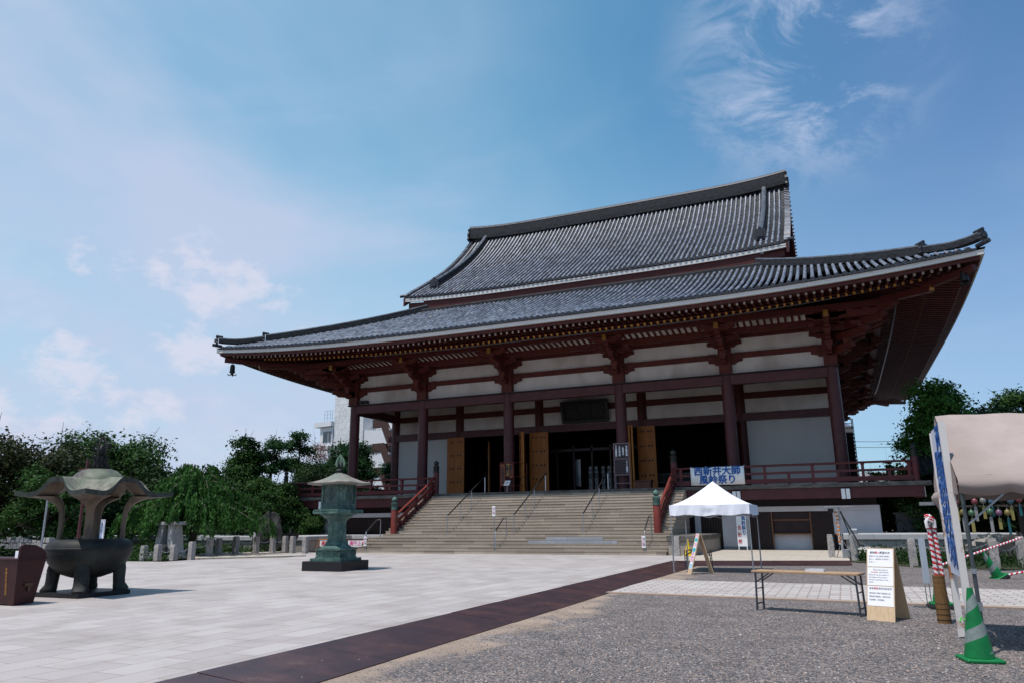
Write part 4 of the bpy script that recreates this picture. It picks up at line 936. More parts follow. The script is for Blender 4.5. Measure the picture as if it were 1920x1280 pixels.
# ------------------------------------------------------------------ wind bells on the eave corners
def wind_bell(x, y, z, lab):
    t = root('wind_bell', lab, 'wind bell', (x,y,z-1.2), 0, 'bronze wind bells under the eave corners')
    m = MB(); m.tube([(0,0,1.2),(0,0,.86)], .015, 6); m.build('hanger', M_black, t)
    m = MB(); m.lathe([(.05,.9),(.13,.86),(.17,.7),(.18,.4),(.20,.28),(.17,.28),(.15,.5)], (0,0,0), 12); m.build('bell', M_black, t, smooth=40)
    m = MB()
    for k in range(4):
        a = k*PI/2+.6; m.tube([(0,0,.28),(.12*math.cos(a),.12*math.sin(a),.12),(.24*math.cos(a),.24*math.sin(a),.10),(.29*math.cos(a),.29*math.sin(a),.2)], .035, 6)
    m.tube([(0,0,.5),(0,0,.05)], .02, 6); m.build('clapper_arms', M_black, t, smooth=40)
wind_bell(-22.55,-6.3,12.95,'bronze wind bell under the left eave corner'); wind_bell(22.6,-6.2,13.35,'bronze wind bell under the right eave corner')
# ------------------------------------------------------------------ bronze lantern
def chs(r, c): return [(-r+c,-r),(r-c,-r),(r,-r+c),(r,r-c),(r-c,r),(-r+c,r),(-r,r-c),(-r,-r+c)]
def stack(mb, levels, mi=0, cx=0, cy=0):
    """levels: (half,chamfer,z)"""
    rows = [[(cx+x,cy+y,z) for x,y in chs(r,c)] for r,c,z in levels]; mb.grid(rows, mi, closed=True)
    mb.add(rows[0], [tuple(range(8))[::-1]], mi); mb.add(rows[-1], [tuple(range(8))], mi)
t = root('bronze_lantern', 'tall verdigris bronze lantern with lattice panels on a black plinth, left of the stairs', 'lantern', (.13,-23.86,0))
m = MB(); m.box(-.81,.81,-.77,.77,0,.31); bevel(m.build('plinth', M_blackstone, t), .012)
m = MB(); m.box(-.62,.62,-.6,.6,.31,.40); m.box(-.5,.5,-.48,.48,.40,.46); m.box(-.47,.47,-.45,.45,.46,.66); m.box(-.52,.52,-.5,.5,.66,.72)
for s in (-1,1):
    for x0, x1 in ((-.49,-.34),(-.28,.28),(.34,.49)):
        for a, b, z0, z1 in ((x0,x1,.48,.50),(x0,x1,.62,.64),(x0,x0+.03,.48,.64),(x1-.03,x1,.48,.64)):
            m.box(a,b,s*.455-.012,s*.455+.012,z0,z1); m.box(s*.475-.012,s*.475+.012,a*.96,b*.96,z0,z1)
m.build('stepped_base', M_verdigris, t)
m = MB(); stack(m, [(.42,.10,.72),(.40,.10,.76),(.33,.09,.82),(.29,.09,.93),(.27,.09,.95),(.255,.085,1.2),(.245,.085,1.55),(.25,.085,1.60),(.28,.09,1.66),(.36,.10,1.73),(.42,.12,1.78),(.42,.12,1.81),(.52,.14,1.83),(.52,.14,1.86)]); shaft = m.build('shaft', M_verdigris, t)
m = MB()
for s, (dx, dy, rz) in enumerate(((0,-1,0),(1,0,PI/2))):
    text('奉納西新井', .085, 'raised_characters', pm('pale_verdigris_%d' % s, (.09,.18,.15), None, rough=.6), shaft, (dx*.262,dy*.262,1.28), (PI/2,0,rz), vertical=True, pitch=1.0, depth=.006)
m = MB(); stack(m, [(.66,.20,1.86),(.68,.20,1.87),(.68,.20,1.99),(.66,.20,2.0)])
for k in range(8):
    a, b = chs(.685,.2)[k], chs(.685,.2)[(k+1)%8]
    for z in (1.885,1.975): m.bar((*a,z),(*b,z),.02,.015)
    for q in (.02,.34,.66,.98): m.bar((a[0]+(b[0]-a[0])*q,a[1]+(b[1]-a[1])*q,1.88),(a[0]+(b[0]-a[0])*q,a[1]+(b[1]-a[1])*q,1.98),.018,.018,up=(1,0,0))
m.build('balcony', M_verdigris, t)
m = MB(); stack(m, [(.50,.17,2.0),(.50,.17,2.10),(.475,.16,2.10),(.475,.16,2.15)]); m.build('body_base', M_verdigris, t)
m = MB(); stack(m, [(.40,.13,2.15),(.40,.13,2.84)]); m.build('fire_box_lining', pm('lining_painted_backlight', (.42,.46,.48), (.28,.33,.34), 12, .6), t)  # pale colour stands in for light showing through the lattice
pts = chs(.47,.16)
for k in range(8):
    a = Vector((*pts[k],0)); b = Vector((*pts[(k+1)%8],0)); d = b-a; L_ = d.length; d.normalize(); nrm = Vector((d.y,-d.x,0))
    m = MB(); o_ = nrm*-.01
    for z in (2.17,2.83): m.bar(tuple(a+Vector((0,0,z))),tuple(b+Vector((0,0,z))),.03,.045)
    m.bar(tuple(a+Vector((0,0,2.15))),tuple(a+Vector((0,0,2.85))),.045,.045,up=(1,0,0))
    n = max(2,int(L_/.06))
    for i in range(-11, n+1):
        for sgn in (1,-1):
            p0 = [i*.06 if sgn > 0 else L_-i*.06, 2.19]; p1 = [p0[0]+sgn*.63, 2.82]
            # clip to the panel
            def clip(p, q, xlim):
                return p
            x0, x1 = p0[0], p1[0]; z0, z1 = 2.19, 2.82
            lo_, hi_ = 0.02, L_-.02
            if sgn > 0:
                if x0 < lo_: z0 += (lo_-x0); x0 = lo_
                if x1 > hi_: z1 -= (x1-hi_); x1 = hi_
            else:
                if x0 > hi_: z0 += (x0-hi_); x0 = hi_
                if x1 < lo_: z1 -= (lo_-x1); x1 = lo_
            if z1-z0 < .02: continue
            m.bar(tuple(a+d*x0+Vector((0,0,z0))),tuple(a+d*x1+Vector((0,0,z1))),.007,.010)
    if L_ > .4:
        c = a+d*(L_/2)+nrm*.012; m.tube([tuple(c+d*(.13*math.sin(q))+Vector((0,0,2.5+.2*math.cos(q)*1.0))) for q in np.linspace(0,2*PI,13)], .012, 5); m.bar(tuple(c+Vector((0,0,2.25))),tuple(c+Vector((0,0,2.75))),.02,.02); m.bar(tuple(c-d*.2+Vector((0,0,2.48))),tuple(c+d*.2+Vector((0,0,2.48))),.02,.02)
    else:
        c = a+d*(L_/2)+nrm*.01
        for z in (2.3,2.5,2.7): m.bar(tuple(c-d*.05+Vector((0,0,z))),tuple(c+d*.05+Vector((0,0,z))),.02,.1)
    m.build('lattice_panel', M_verdigris, t)
m = MB(); N_ = 9; rows = []
for lv in range(10):
    q = lv/9; r = .93*(1-q)**1.0*(1)+.13*q; z = 2.885+.36*(q**1.45)+.0
    ring = []
    for k in range(8):
        a = chs(r,r*.38 if r > .2 else .06)[k]; b = chs(r,r*.38 if r > .2 else .06)[(k+1)%8]
        for j in range(4):
            f = j/4; x, y = a[0]+(b[0]-a[0])*f, a[1]+(b[1]-a[1])*f; cr = (abs(x)+abs(y))/(2*r)
            lift = .09*max(0, (math.hypot(x,y)/r-1.0))*(1-q)**2*2.0
            ring.append((x, y, z+lift))
    rows.append(ring)
m.grid(rows, closed=True); m.grid([[(x*.985,y*.985,z-.045) for x,y,z in rows[0]], rows[0]], closed=True); m.grid([[(x*.5,y*.5,2.84) for x,y,z in rows[0]],[(x*.985,y*.985,z-.045) for x,y,z in rows[0]]], closed=True)
m.build('roof', pm('lantern_roof_patina', (.30,.26,.225), (.17,.145,.125), 3, .65, c3=(.15,.17,.145), streak=(1,1,4), bump=.1), t, smooth=30)
m = MB(); m.lathe([(.16,3.24),(.15,3.27),(.10,3.28),(.10,3.32),(.14,3.34),(.11,3.38),(.05,3.40),(.05,3.43)], n=12); m.lathe([(.02,3.43),(.07,3.46),(.095,3.52),(.085,3.59),(.04,3.65),(.01,3.68)], n=14); m.build('jewel_finial', M_bronzedark, t, smooth=40)
m = MB()
for s in range(3):
    a = s*PI/3+.3; ca, sa = math.cos(a), math.sin(a)
    fl = [(-.13,3.46),(-.17,3.52),(-.175,3.60),(-.15,3.70),(-.10,3.79),(-.045,3.85),(0,3.90),(.045,3.85),(.10,3.79),(.15,3.70),(.175,3.60),(.17,3.52),(.13,3.46),(.10,3.56),(.09,3.64),(0,3.72),(-.09,3.64),(-.10,3.56)]
    m.prism(fl, -.008, .008, lambda u, v, w_: (u*ca-w_*sa, u*sa+w_*ca, v))
m.build('flame_halo', pm('pale_verdigris_flame', (.20,.27,.20), (.10,.17,.13), 30, .6), t)
# ------------------------------------------------------------------ incense burner
t = root('incense_burner', 'great dark bronze incense burner with a wavy cloth-like roof, left foreground', 'incense burner', (.29,-33.3,0))
m = MB(); m.box(-.71,.69,-.67,.63,0,.10); bevel(m.build('base_slab', M_blackstone, t), .01)
m = MB(); m.lathe([(.05,.385),(.30,.39),(.50,.46),(.68,.58),(.80,.72),(.865,.86),(.885,.96),(.885,1.0),(.90,1.01),(.90,1.035),(.885,1.045),(.87,1.10),(.82,1.17),(.75,1.215),(.70,1.225),(.68,1.21),(.66,1.12),(.3,1.1),(.01,1.1)], n=48); bowl = m.build('bowl', M_bronzedark, t, smooth=30)
leg = MB(); P = []
for z, r0, wx, wy in ((.72,.62,.14,.14),(.58,.65,.15,.14),(.45,.66,.15,.13),(.34,.665,.145,.125),(.25,.675,.145,.125),(.19,.70,.155,.15),(.14,.72,.16,.165),(.10,.715,.15,.155)):
    P.append([(r0+wy*math.copysign(abs(math.cos(q))**.6,math.cos(q)), wx*math.copysign(abs(math.sin(q))**.6,math.sin(q)), z) for q in [2*PI*j/14 for j in range(14)]])
leg.grid(P, closed=True); leg.add(P[-1], [tuple(range(14))]); leg.add(P[0], [tuple(range(14))[::-1]])
lg = leg.build('leg', M_bronzedark, t, smooth=40); lg.rotation_euler = (0,0,PI/4)
for k in range(1,4): c = cpart(lg, t, (0,0,0), PI/4+k*PI/2)
def sstep(x, a, b):
    x = min(1, max(0, (x-a)/(b-a))); return x*x*(3-2*x)
def roofz(u, v):
    """u,v in -1..1 over the square roof: high at mid sides, hanging low at the corners"""
    cd = abs(math.sin(2*math.atan2(v,u))); rr = math.hypot(u,v)
    w_ = sstep(cd, .30, .95); hump = 2.62-.04*rr; low = 2.66-.42*sstep(rr,.25,.95)+.16*max(0,rr-1.08)
    e_ = min(1, rr*1.5)**1.2; return 2.64*(1-e_)+(hump*(1-w_)+low*w_)*e_
m = MB(); K = 40; top = []; bot = []
for i in range(K+1):
    a, b = [], []
    for j in range(K+1):
        u, v = -1+2*i/K, -1+2*j/K; s = .86+.27*(abs(u*v))**1.2*1.0; f = max(abs(u),abs(v))
        pull = 1-.10*(1-abs(u*v)**.5)*f**4
        x, y = u*1.06*pull*(1+.10*abs(u*v)), v*1.06*pull*(1+.10*abs(u*v)); z = roofz(u,v)
        a.append((x,y,z)); b.append((x*.985,y*.985,z-.105))
    top.append(a); bot.append(b)
m.grid(top, 0); m.grid([r[::-1] for r in bot], 1)
edge = [(i,0) for i in range(K)]+[(K,j) for j in range(K)]+[(i,K) for i in range(K,0,-1)]+[(0,j) for j in range(K,0,-1)]
m.grid([[top[i][j] for i,j in edge],[bot[i][j] for i,j in edge]], 2, closed=True)
m.build('wavy_roof', [M_bronzelight, M_bronzebrown, pm('roof_rim_patina', (.055,.065,.055), (.025,.028,.026), 9, .7)], t, smooth=50)
# four pillars that fan out into the roof corners
pl_ = MB(); rows = []
for z, r0, wr, wt in ((1.08,.64,.055,.085),(1.5,.63,.05,.08),(1.80,.645,.055,.085),(1.93,.68,.07,.10),(2.03,.75,.10,.16),(2.10,.84,.15,.26),(2.17,.97,.23,.42)):
    rows.append([(r0+wr*math.copysign(abs(math.cos(q))**.5,math.cos(q)), wt*math.copysign(abs(math.sin(q))**.5,math.sin(q)), z) for q in [2*PI*j/16 for j in range(16)]])
pl_.grid(rows, closed=True); p0_ = pl_.build('pillar', M_bronzebrown, t, smooth=50); p0_.rotation_euler = (0,0,PI/4)
for k in range(1,4): cpart(p0_, t, (0,0,0), PI/4+k*PI/2)
m = MB(); m.lathe([(.60,2.46),(.56,2.58),(.47,2.69),(.36,2.77),(.25,2.80)], n=32); m.build('dome', M_dome, t, smooth=50)
m = MB()
for r0, z0, z1, n in ((.205,2.79,2.90,12),(.165,2.93,3.10,10)):
    for k in range(n):
        a = 2*PI*k/n; c_, s_ = math.cos(a), math.sin(a); w_ = PI*r0/n*.92
        m.add([(c_*r0*.8-s_*w_,s_*r0*.8+c_*w_,z0),(c_*r0*.8+s_*w_,s_*r0*.8-c_*w_,z0),(c_*r0*1.08+s_*w_,s_*r0*1.08-c_*w_,z0+(z1-z0)*.7),(c_*r0,s_*r0,z1+.02),(c_*r0*1.08-s_*w_,s_*r0*1.08+c_*w_,z0+(z1-z0)*.7)], [(0,1,2,3,4)])
    m.cyl(0,0,z0-.02,z1,r0*.85,16)
m.build('lotus_tiers', M_bronzedark, t)
m = MB(); m.lathe([(.03,3.10),(.085,3.15),(.105,3.22),(.09,3.30),(.03,3.36),(.01,3.38)], n=16); m.build('jewel', M_bronzedark, t, smooth=40)
m = MB()
for s in range(3):
    a = s*PI/3; ca, sa = math.cos(a), math.sin(a)
    for side in (-1,1):
        for k in range(9):
            q = k/8; x = side*(.13+.055*math.sin(PI*q)-.15*q**2); z = 3.14+.34*q
            m.tube([(x*ca,x*sa,z),((x+side*.025)*ca,(x+side*.025)*sa,z+.06),((x-side*.005)*ca,(x-side*.005)*sa,z+.12)], .008, 5)
        m.tube([((side*(.13+.05*math.sin(PI*q)-.15*q**2))*ca,(side*(.13+.05*math.sin(PI*q)-.15*q**2))*sa,3.12+.42*q) for q in np.linspace(0,1,8)], .009, 5)
m.build('flame_halo', M_bronzedark, t)
# ------------------------------------------------------------------ maroon offering box at left edge
t = root('offering_box', 'dark maroon wooden box with gold writing at the left edge of the frame', 'box', (.2,-35.1,0))
Mbox = pm('box_maroon', (.045,.009,.009), (.030,.007,.008), 3, .5)
def frus(m, x0, x1, y0, y1, z0, z1, f):
    m.add([(x0,y0,z0),(x1,y0,z0),(x1,y1,z0),(x0,y1,z0),(x0-f,y0-f,z1),(x1+f,y0-f,z1),(x1+f,y1+f,z1),(x0-f,y1+f,z1)], [(0,3,2,1),(4,5,6,7),(0,1,5,4),(1,2,6,5),(2,3,7,6),(3,0,4,7)])
m = MB(); frus(m, -1.1,.86,-.3,.10,.02,.86,.09); bx = m.build('box_body', Mbox, t)
m = MB(); m.box(-1.22,.97,-.41,.21,.865,.90); m.build('rim', Mbox, t)
m = MB(); pf = [(-.38,.9),(-.38,1.12),(-.3,1.17),(-.08,1.15),(.08,1.08),(.17,.98),(.19,.9)]; m.prism(pf, .91, .955, lambda u,v,w_: (w_,u,v)); m.build('end_board', Mbox, t)
m = MB(); m.prism(pf, -1.2, -1.15, lambda u,v,w_: (w_,u,v)); m.build('end_board', Mbox, t)
m = MB(); m.box(.88,.93,-.17,.0,.36,.42); m.box(.885,.935,-.1,-.05,.26,.36); m.build('lock', pm('brass_lock', (.08,.05,.03), None, rough=.4, metal=.7), t)
m = MB(); m.box(.70,.86,-.3,-.18,.9,1.04); m.build('cup_holder', M_paper, t)
gold = pm('gold_paint', (.45,.22,.05), None, rough=.5)
text('厄除弘法大師', .115, 'gold_text', gold, bx, (.35,-.352,.45), (PI/2+.11,0,0), vertical=True, pitch=.95)
text('令和元年五月吉日', .07, 'gold_text', gold, bx, (.62,-.352,.45), (PI/2+.11,0,0), vertical=True, pitch=.95)
# ------------------------------------------------------------------ granite posts and chains
def stone_post(x, y, z, h, s, label, w_=.26):
    m = MB(); K = 9; rows = []
    rr = np.random.default_rng(int(abs(x*100+y*10)))
    for k in range(K+1):
        q = k/K; ring = []
        for j in range(16):
            a = 2*PI*j/16; r = w_/2*(1/max(abs(math.cos(a)),abs(math.sin(a))))**.85*(1+rr.normal(0,.045))*(1.0-.05*q)
            if k == K: r *= .86
            ring.append((r*math.cos(a), r*math.sin(a), h*q+(0 if k in (0,) else rr.normal(0,.006))))
        rows.append(ring)
    m.grid(rows, closed=True); m.add(rows[-1], [tuple(range(16))])
    o = m.build('stone_post', M_rockgrey, smooth=28); o.location = (x,y,z); tag(o, label, 'stone post', 'rough granite posts linked by chains'); return (x,y,z+h)
def chain(a, b, label, sag=.22):
    m = MB(); A = Vector(a)-Vector((0,0,.12)); B = Vector(b)-Vector((0,0,.12)); n = max(10,int((B-A).length/.07)); m.v = []
    pts = [A+(B-A)*(i/n)-Vector((0,0,sag*4*(i/n)*(1-i/n))) for i in range(n+1)]
    for i in range(n):
        p, q = pts[i], pts[i+1]; m.bar(tuple(p+(p-q)*.15),tuple(q+(q-p)*.15),.034 if i%2 else .014,.014 if i%2 else .034)
    o = m.build('post_chain', M_galv); tag(o, label, 'chain', 'chains hanging between the stone posts')
LP_ = [(-13.2,-20.2,0,.66),(-12.5,-20.05,0,.7),(-11.9,-19.7,0,.68),(-11.4,-19.15,0,.80),(-12.6,-16.9,.06,.86),(-13.3,-15.6,.06,.82),(-13.5,-14.2,.06,.9),(-13.3,-12.9,.06,.86),(-12.9,-12.05,.06,.88),(-12.5,-11.5,.06,.86),(-11.9,-11.6,0,.90),(-10.95,-11.7,0,.88)]
LP_xy = [(268,1050),(296,1050)]
nm = ['leftmost granite post, beside the incense burner','second granite post right of the incense burner','third granite post right of the incense burner','tall corner granite post at the start of the raised path','first granite post on the raised path','second granite post on the raised path','third granite post on the raised path, before the weeping tree','fourth granite post on the raised path','fifth granite post on the raised path, by the black basin','granite post just right of the black basin','granite post left of the lantern, second from the wall','granite post nearest the lantern on its left']
tops = [stone_post(a,b,c,h,0,l) for (a,b,c,h), l in zip(LP_, nm)]
for i in range(len(tops)-2): chain(tops[i], tops[i+1], 'steel chain between the %s and %s granite posts left of the lantern' % (['first','second','third','fourth','fifth','sixth','seventh','eighth','ninth','tenth'][i], ['second','third','fourth','fifth','sixth','seventh','eighth','ninth','tenth','eleventh'][i]))
RP_ = [(9.15,-10.95,0,.86,'granite post beside the yellow cone at the stair foot'),(15.55,-11.0,0,.92,'granite post left of the prayer plaque stand'),(16.4,-12.2,-.06,.95,'granite post right of the prayer plaque stand'),(18.2,-15.7,-.1,.96,'granite post before the shrubs, left of the reed wrapped post'),(20.45,-16.7,-.1,.98,'granite post beside the tilted green cone'),(21.4,-15.6,-.1,1.0,'granite post at the right edge of the frame')]
tr_ = [stone_post(a,b,c,h,0,l) for a,b,c,h,l in RP_]
for i, l in ((2,'steel chain from the plaque stand to the next granite post'),(3,'steel chain sagging over the shrubs behind the tall banner'),(4,'steel chain right of the tilted green cone')): chain(tr_[i], tr_[i+1], l, .3)
# black basin
t = root('water_basin', 'black stone basin between the chained posts at the left', 'basin', (-12.9,-10.6,0))
m = MB(); m.lathe([(.28,0),(.24,.1),(.18,.3),(.2,.5),(.38,.75),(.46,.95),(.47,1.05),(.42,1.05),(.38,.95),(.02,.9)], n=20); m.build('bowl', M_blackstone, t, smooth=40)
m = MB(); m.tube([(0,.1,1.0),(0,.1,1.25),(.05,-.1,1.3),(.1,-.3,.6),(.25,-.4,.3)], .05, 8); m.build('dragon_spout', M_bronzedark, t, smooth=40)
# ------------------------------------------------------------------ no passage signs
def nopass(x, y, s, lab, pipe):
    t = root('closed_path_sign', lab, 'sign', (x,y,0))
    m = MB(); m.box(-.62,.62,-.012,.012,.3,.63); o = m.build('panel', M_board, t)
    m = MB(); m.tube([(-.85,-.05,0),(-.68,0,.69),(.68,0,.69),(.85,-.05,0)], .02, 6); m.tube([(-.68,0,.69),(-.85,.4,0)], .02, 6); m.tube([(.68,0,.69),(.85,.4,0)], .02, 6); m.build('frame', pipe, t)
    text('通行止め', .27, 'pink_text', s, o, (0,-.017,.465), bold=.003)
nopass(-9.1,-9.5, M_pinkink, 'white sign reading no passage in pink, between lantern and stairs', M_railred)
nopass(-11.05,-9.5, M_redink, 'white sign reading no passage in red, half hidden behind the lantern', pm('orange_pipe', (.5,.18,.03), None, rough=.5))
# ------------------------------------------------------------------ white canopy
t = root('white_canopy_tent', 'white pop-up canopy with four steel legs in front of the shop', 'canopy', (12.22,-19.55,-.1))
sx_, sy_ = 1.22, 1.22; E0 = 2.10
for a, b in ((-1,-1),(1,-1),(1,1),(-1,1)):
    m = MB(); m.box(a*sx_-.02,a*sx_+.02,b*sy_-.02,b*sy_+.02,.02,1.0); m.box(a*sx_-.015,a*sx_+.015,b*sy_-.015,b*sy_+.015,1.0,E0); m.box(a*sx_-.05,a*sx_+.05,b*sy_-.05,b*sy_+.05,0,.015); m.build('leg', M_galv, t)
m = MB(); K = 20; P = []
for i in range(K+1):
    row = []
    for j in range(K+1):
        u, v = -1+2*i/K, -1+2*j/K; f = max(abs(u),abs(v)); h = (1-f)
        z = E0+.80*(h**1.25)+.0*h
        crn = (abs(u)*abs(v)); z -= .05*(1-abs(u*v))*f*(1-(abs(abs(u)-abs(v))))*0
        row.append((u*(sx_+.03), v*(sy_+.03), z-.035*math.sin(PI*min(1,f))*(1-abs(abs(u)-abs(v)))))
    P.append(row)
m.grid(P); m.build('top_cover', M_canopy, t, smooth=60)
for k in range(4):
    ca, sa = math.cos(k*PI/2), math.sin(k*PI/2); m = MB(); g = []
    for i in range(41):
        u = -1+2*i/40; sag = .05*math.cos(u*PI/2)
        rows_ = []
        for j in range(6):
            q = j/5; wob = .018*math.sin(u*13+k*2)*q+.012*math.sin(u*31+1+k+q*2)*q+.05*math.exp(-(u*7)**2)*math.sin(q*6)*.3
            x, y, z = u*(sx_+.035), -(sy_+.035)-wob, E0+.01-.34*q+ (.02*math.sin(u*9+k))*q+.03*q*abs(u)
            rows_.append((x*ca-y*sa, x*sa+y*ca, z))
        g.append(rows_)
    m.grid(g); o = m.build('valance', M_canopy, t, smooth=60)
m = MB()
for k in range(4):
    ca, sa = math.cos(k*PI/2), math.sin(k*PI/2)
    f = lambda x, y, z: (x*ca-y*sa, x*sa+y*ca, z)
    for a, b in ((-1,0),(0,1)): m.bar(f(a*sx_,-sy_,E0-.08),f(b*sx_,-sy_,E0-.40),.02,.02); m.bar(f(a*sx_,-sy_,E0-.40),f(b*sx_,-sy_,E0-.08),.02,.02)
m.build('folding_frame', M_galv, t)
# ------------------------------------------------------------------ banner on the railing
t = root('festival_banner', 'white banner with blue characters tied to the right railing above the canopy', 'banner', (10.07,-3.52,3.42))
m = MB(); g = []
for i in range(25):
    u = -1.43+2.86*i/24; g.append([(u,-.02-.015*math.sin(u*4),0),(u,-.02-.012*math.sin(u*3+1),.48),(u,-.02,.96)])
m.grid(g); sol = m.build('sheet', M_board, t, smooth=60); md = sol.modifiers.new('s','SOLIDIFY'); md.thickness = .01
text('西新井大師', .50, 'blue_text', M_blue, sol, (0,-.045,.72), bold=.010, xs=1.0); text('風鈴祭り', .50, 'blue_text', M_blue, sol, (.02,-.045,.25), bold=.010)
m = MB()
for x in (-1.43,-.6,.72,1.43): m.bar((x,0,.92),(x,.16,1.02),.02,.02)
m.build('tie_strings', M_paper, t)
# ------------------------------------------------------------------ cashier sign board
t = root('cashier_sign', 'tall white signboard with blue and red characters behind the canopy', 'sign', (11.1,-3.3,-.08))
m = MB(); m.box(-.25,.25,-.02,.02,.27,1.82); o = m.build('panel', M_board, t)
for x in (-.21,.21): m = MB(); m.box(x-.02,x+.02,-.015,.02,0,.27); m.build('leg', M_board, t)
text('風鈴祭り', .27, 'blue_text', M_blue, o, (.12,-.026,1.33), vertical=True, bold=.003, pitch=.95, xs=.8)
text('会計所', .25, 'red_text', M_redink, o, (-.11,-.026,.86), vertical=True, bold=.003, pitch=1.45, xs=.8)
# ------------------------------------------------------------------ A-frame signs
def aframe(name, label, x, y, z, rz, w_, h, spread, front, th=.02):
    t = root(name, label, 'A-frame sign', (x,y,z), rz); ang = math.atan2(spread/2, h)
    m = MB(); m.add([(-w_/2,0,0),(w_/2,0,0),(w_/2,spread/2,h),(-w_/2,spread/2,h),(-w_/2,th,0),(w_/2,th,0),(w_/2,spread/2+th,h),(-w_/2,spread/2+th,h)], [(0,1,2,3),(7,6,5,4),(0,4,5,1),(3,2,6,7),(1,5,6,2),(0,3,7,4)]); f = m.build('front_board', M_pine, t)
    m = MB(); m.add([(-w_/2,spread,0),(w_/2,spread,0),(w_/2,spread/2+th,h),(-w_/2,spread/2+th,h),(-w_/2,spread+th,0),(w_/2,spread+th,0),(w_/2,spread/2+2*th,h),(-w_/2,spread/2+2*th,h)], [(3,2,1,0),(4,5,6,7),(1,5,4,0),(7,6,2,3),(2,6,5,1),(4,7,3,0)]); m.build('back_board', M_pine, t)
    def at(u, v, off=.004):   # u across, v up the board
        return (u, v*math.sin(ang)-off*math.cos(ang), v*math.cos(ang)+off*math.sin(ang))
    front(t, f, at, (PI/2-ang,0,0), h/math.cos(ang)); return t
def sheet_on(at, f, u0, u1, v0, v1, mat, off, name='paper'):
    m = MB(); m.add([at(u0,v0,off),at(u1,v0,off),at(u1,v1,off),at(u0,v1,off)], [(0,1,2,3)]); return m.build(name, mat, f)
def front_near(t, f, at, rot, H):
    rows = ((.79,1.0),(.53,.78),(.20,.52)); w_ = .205
    papers = [sheet_on(at, f, -w_, w_, a*H+.004, b*H-.004, M_paper, .003) for a, b in ((.735,.99),(.475,.73),(.195,.47))]
    def tx(s, size, mat, u, v, par, al='CENTER', b=0): text(s, size, 'printed_text', mat, par, at(u,v,.0062), rot, align=al, depth=.0006, bold=b)
    tx('風鈴', .042, M_blackink, -.125, .935*H, papers[0]); tx('購入', .042, M_redink, -.045, .935*H, papers[0]); tx('希望の方', .042, M_blackink, .075, .935*H, papers[0])
    for i, s in enumerate(('短冊の下にある番号を用紙に','記入し、会計所までお持ちく','ださい。')): tx(s, .026, M_greyink, -.18, (.885-.04*i)*H, papers[0], 'LEFT')
    tx('Those who wish to', .030, M_greyink, 0, .695*H, papers[1]); tx('purchase', .030, M_redink, -.09, .663*H, papers[1]); tx('wind chimes', .030, M_greyink, .055, .663*H, papers[1])
    for i, s in enumerate(('Please fill out the number at','the bottom of the map on','the form and bring it to the','cashier.')): tx(s, .028, M_greyink, -.185, (.625-.034*i)*H, papers[1], 'LEFT')
    tx('想要', .036, M_greyink, -.145, .435*H, papers[2]); tx('購買', .036, M_redink, -.07, .435*H, papers[2]); tx('風鈴的朋友們', .036, M_greyink, .075, .435*H, papers[2])
    for i, s in enumerate(('請用紙記下風鈴下面紙條上的','標記數字號碼後、到會計所出','示該號碼、即可購買。')): tx(s, .026, M_greyink, -.18, (.37-.045*i)*H, papers[2], 'LEFT')
aframe('aframe_sign', 'pale plywood A-frame sign with three printed sheets beside the long table', 16.525, -31.55, -.1, R(-24), .44, 1.12, .62, front_near)
M_teal = pm('teal_print', (.02,.42,.45), None, rough=.5); M_pinkp = pm('pink_print', (.65,.2,.35), (.8,.7,.75), 28, .5, lo=.45, hi=.55); M_pale = pm('pale_print', (.35,.62,.75), None, rough=.5)
def front_far(t, f, at, rot, H):
    p = sheet_on(at, f, -.14, .14, .13*H, .99*H, M_paper, .003)
    for a, b, mt, n_ in ((.80,.88,M_teal,'teal_band'),(.55,.64,M_teal,'teal_band'),(.90,.98,M_pinkp,'flower_print'),(.68,.77,M_pinkp,'flower_print'),(.30,.42,M_pinkp,'flower_print'),(.15,.25,M_pale,'pale_blue_band')): sheet_on(at, p, -.12, .12, a*H, b*H, mt, .006, n_)
    text('風鈴', .09, 'printed_text', M_pinkink, p, at(0,.5*H,.007), rot, depth=.0006); text('祭り', .09, 'printed_text', M_pinkink, p, at(0,.42*H,.007), rot, depth=.0006)
aframe('aframe_sign', 'narrow plywood A-frame sign with a turquoise and pink poster under the canopy', 11.56, -21.25, -.1, R(-62), .36, 1.22, .72, front_far)
# ------------------------------------------------------------------ folding tables
def ftable(label, x, y, z, rz, L_, W_, H, group='brown folding tables'):
    t = root('folding_table', label, 'table', (x,y,z), rz, group)
    m = MB(); m.box(-L_/2,L_/2,-W_/2,W_/2,H-.035,H); bevel(m.build('tabletop', M_tabletop, t), .006)
    for s in (-1,1):
        xx = s*(L_/2-.06)
        for yy in (-W_/2+.05,W_/2-.05):
            m = MB(); m.bar((xx,yy,H-.04),(xx+s*.02,yy,0),.028,.028,up=(1,0,0)); m.build('leg', M_tableleg, t)
        m = MB(); m.bar((xx+s*.012,-W_/2+.05,.12),(xx+s*.012,W_/2-.05,.12),.022,.022); m.bar((xx+s*.006,-W_/2+.05,.38),(xx+s*.006,W_/2-.05,.38),.018,.018); m.build('stretcher', M_tableleg, t)
        m = MB(); m.bar((xx,-W_/2+.08,H-.20),(xx-s*.24,-W_/2+.08,H-.045),.02,.02); m.bar((xx,W_/2-.08,H-.20),(xx-s*.24,W_/2-.08,H-.045),.02,.02); m.build('brace', M_tableleg, t)
    return t
ftable('long folding table on the gravel beside the near A-frame sign', 15.43,-30.72,-.1,R(-16),1.86,.42,.70)
ftable('small folding table under the canopy behind the far A-frame sign', 11.48,-19.0,-.1,R(0),.95,.42,.66)
t = root('pen_tray', 'clear tray of slips on the long folding table', 'tray', (15.6,-30.72,.6), R(-16))
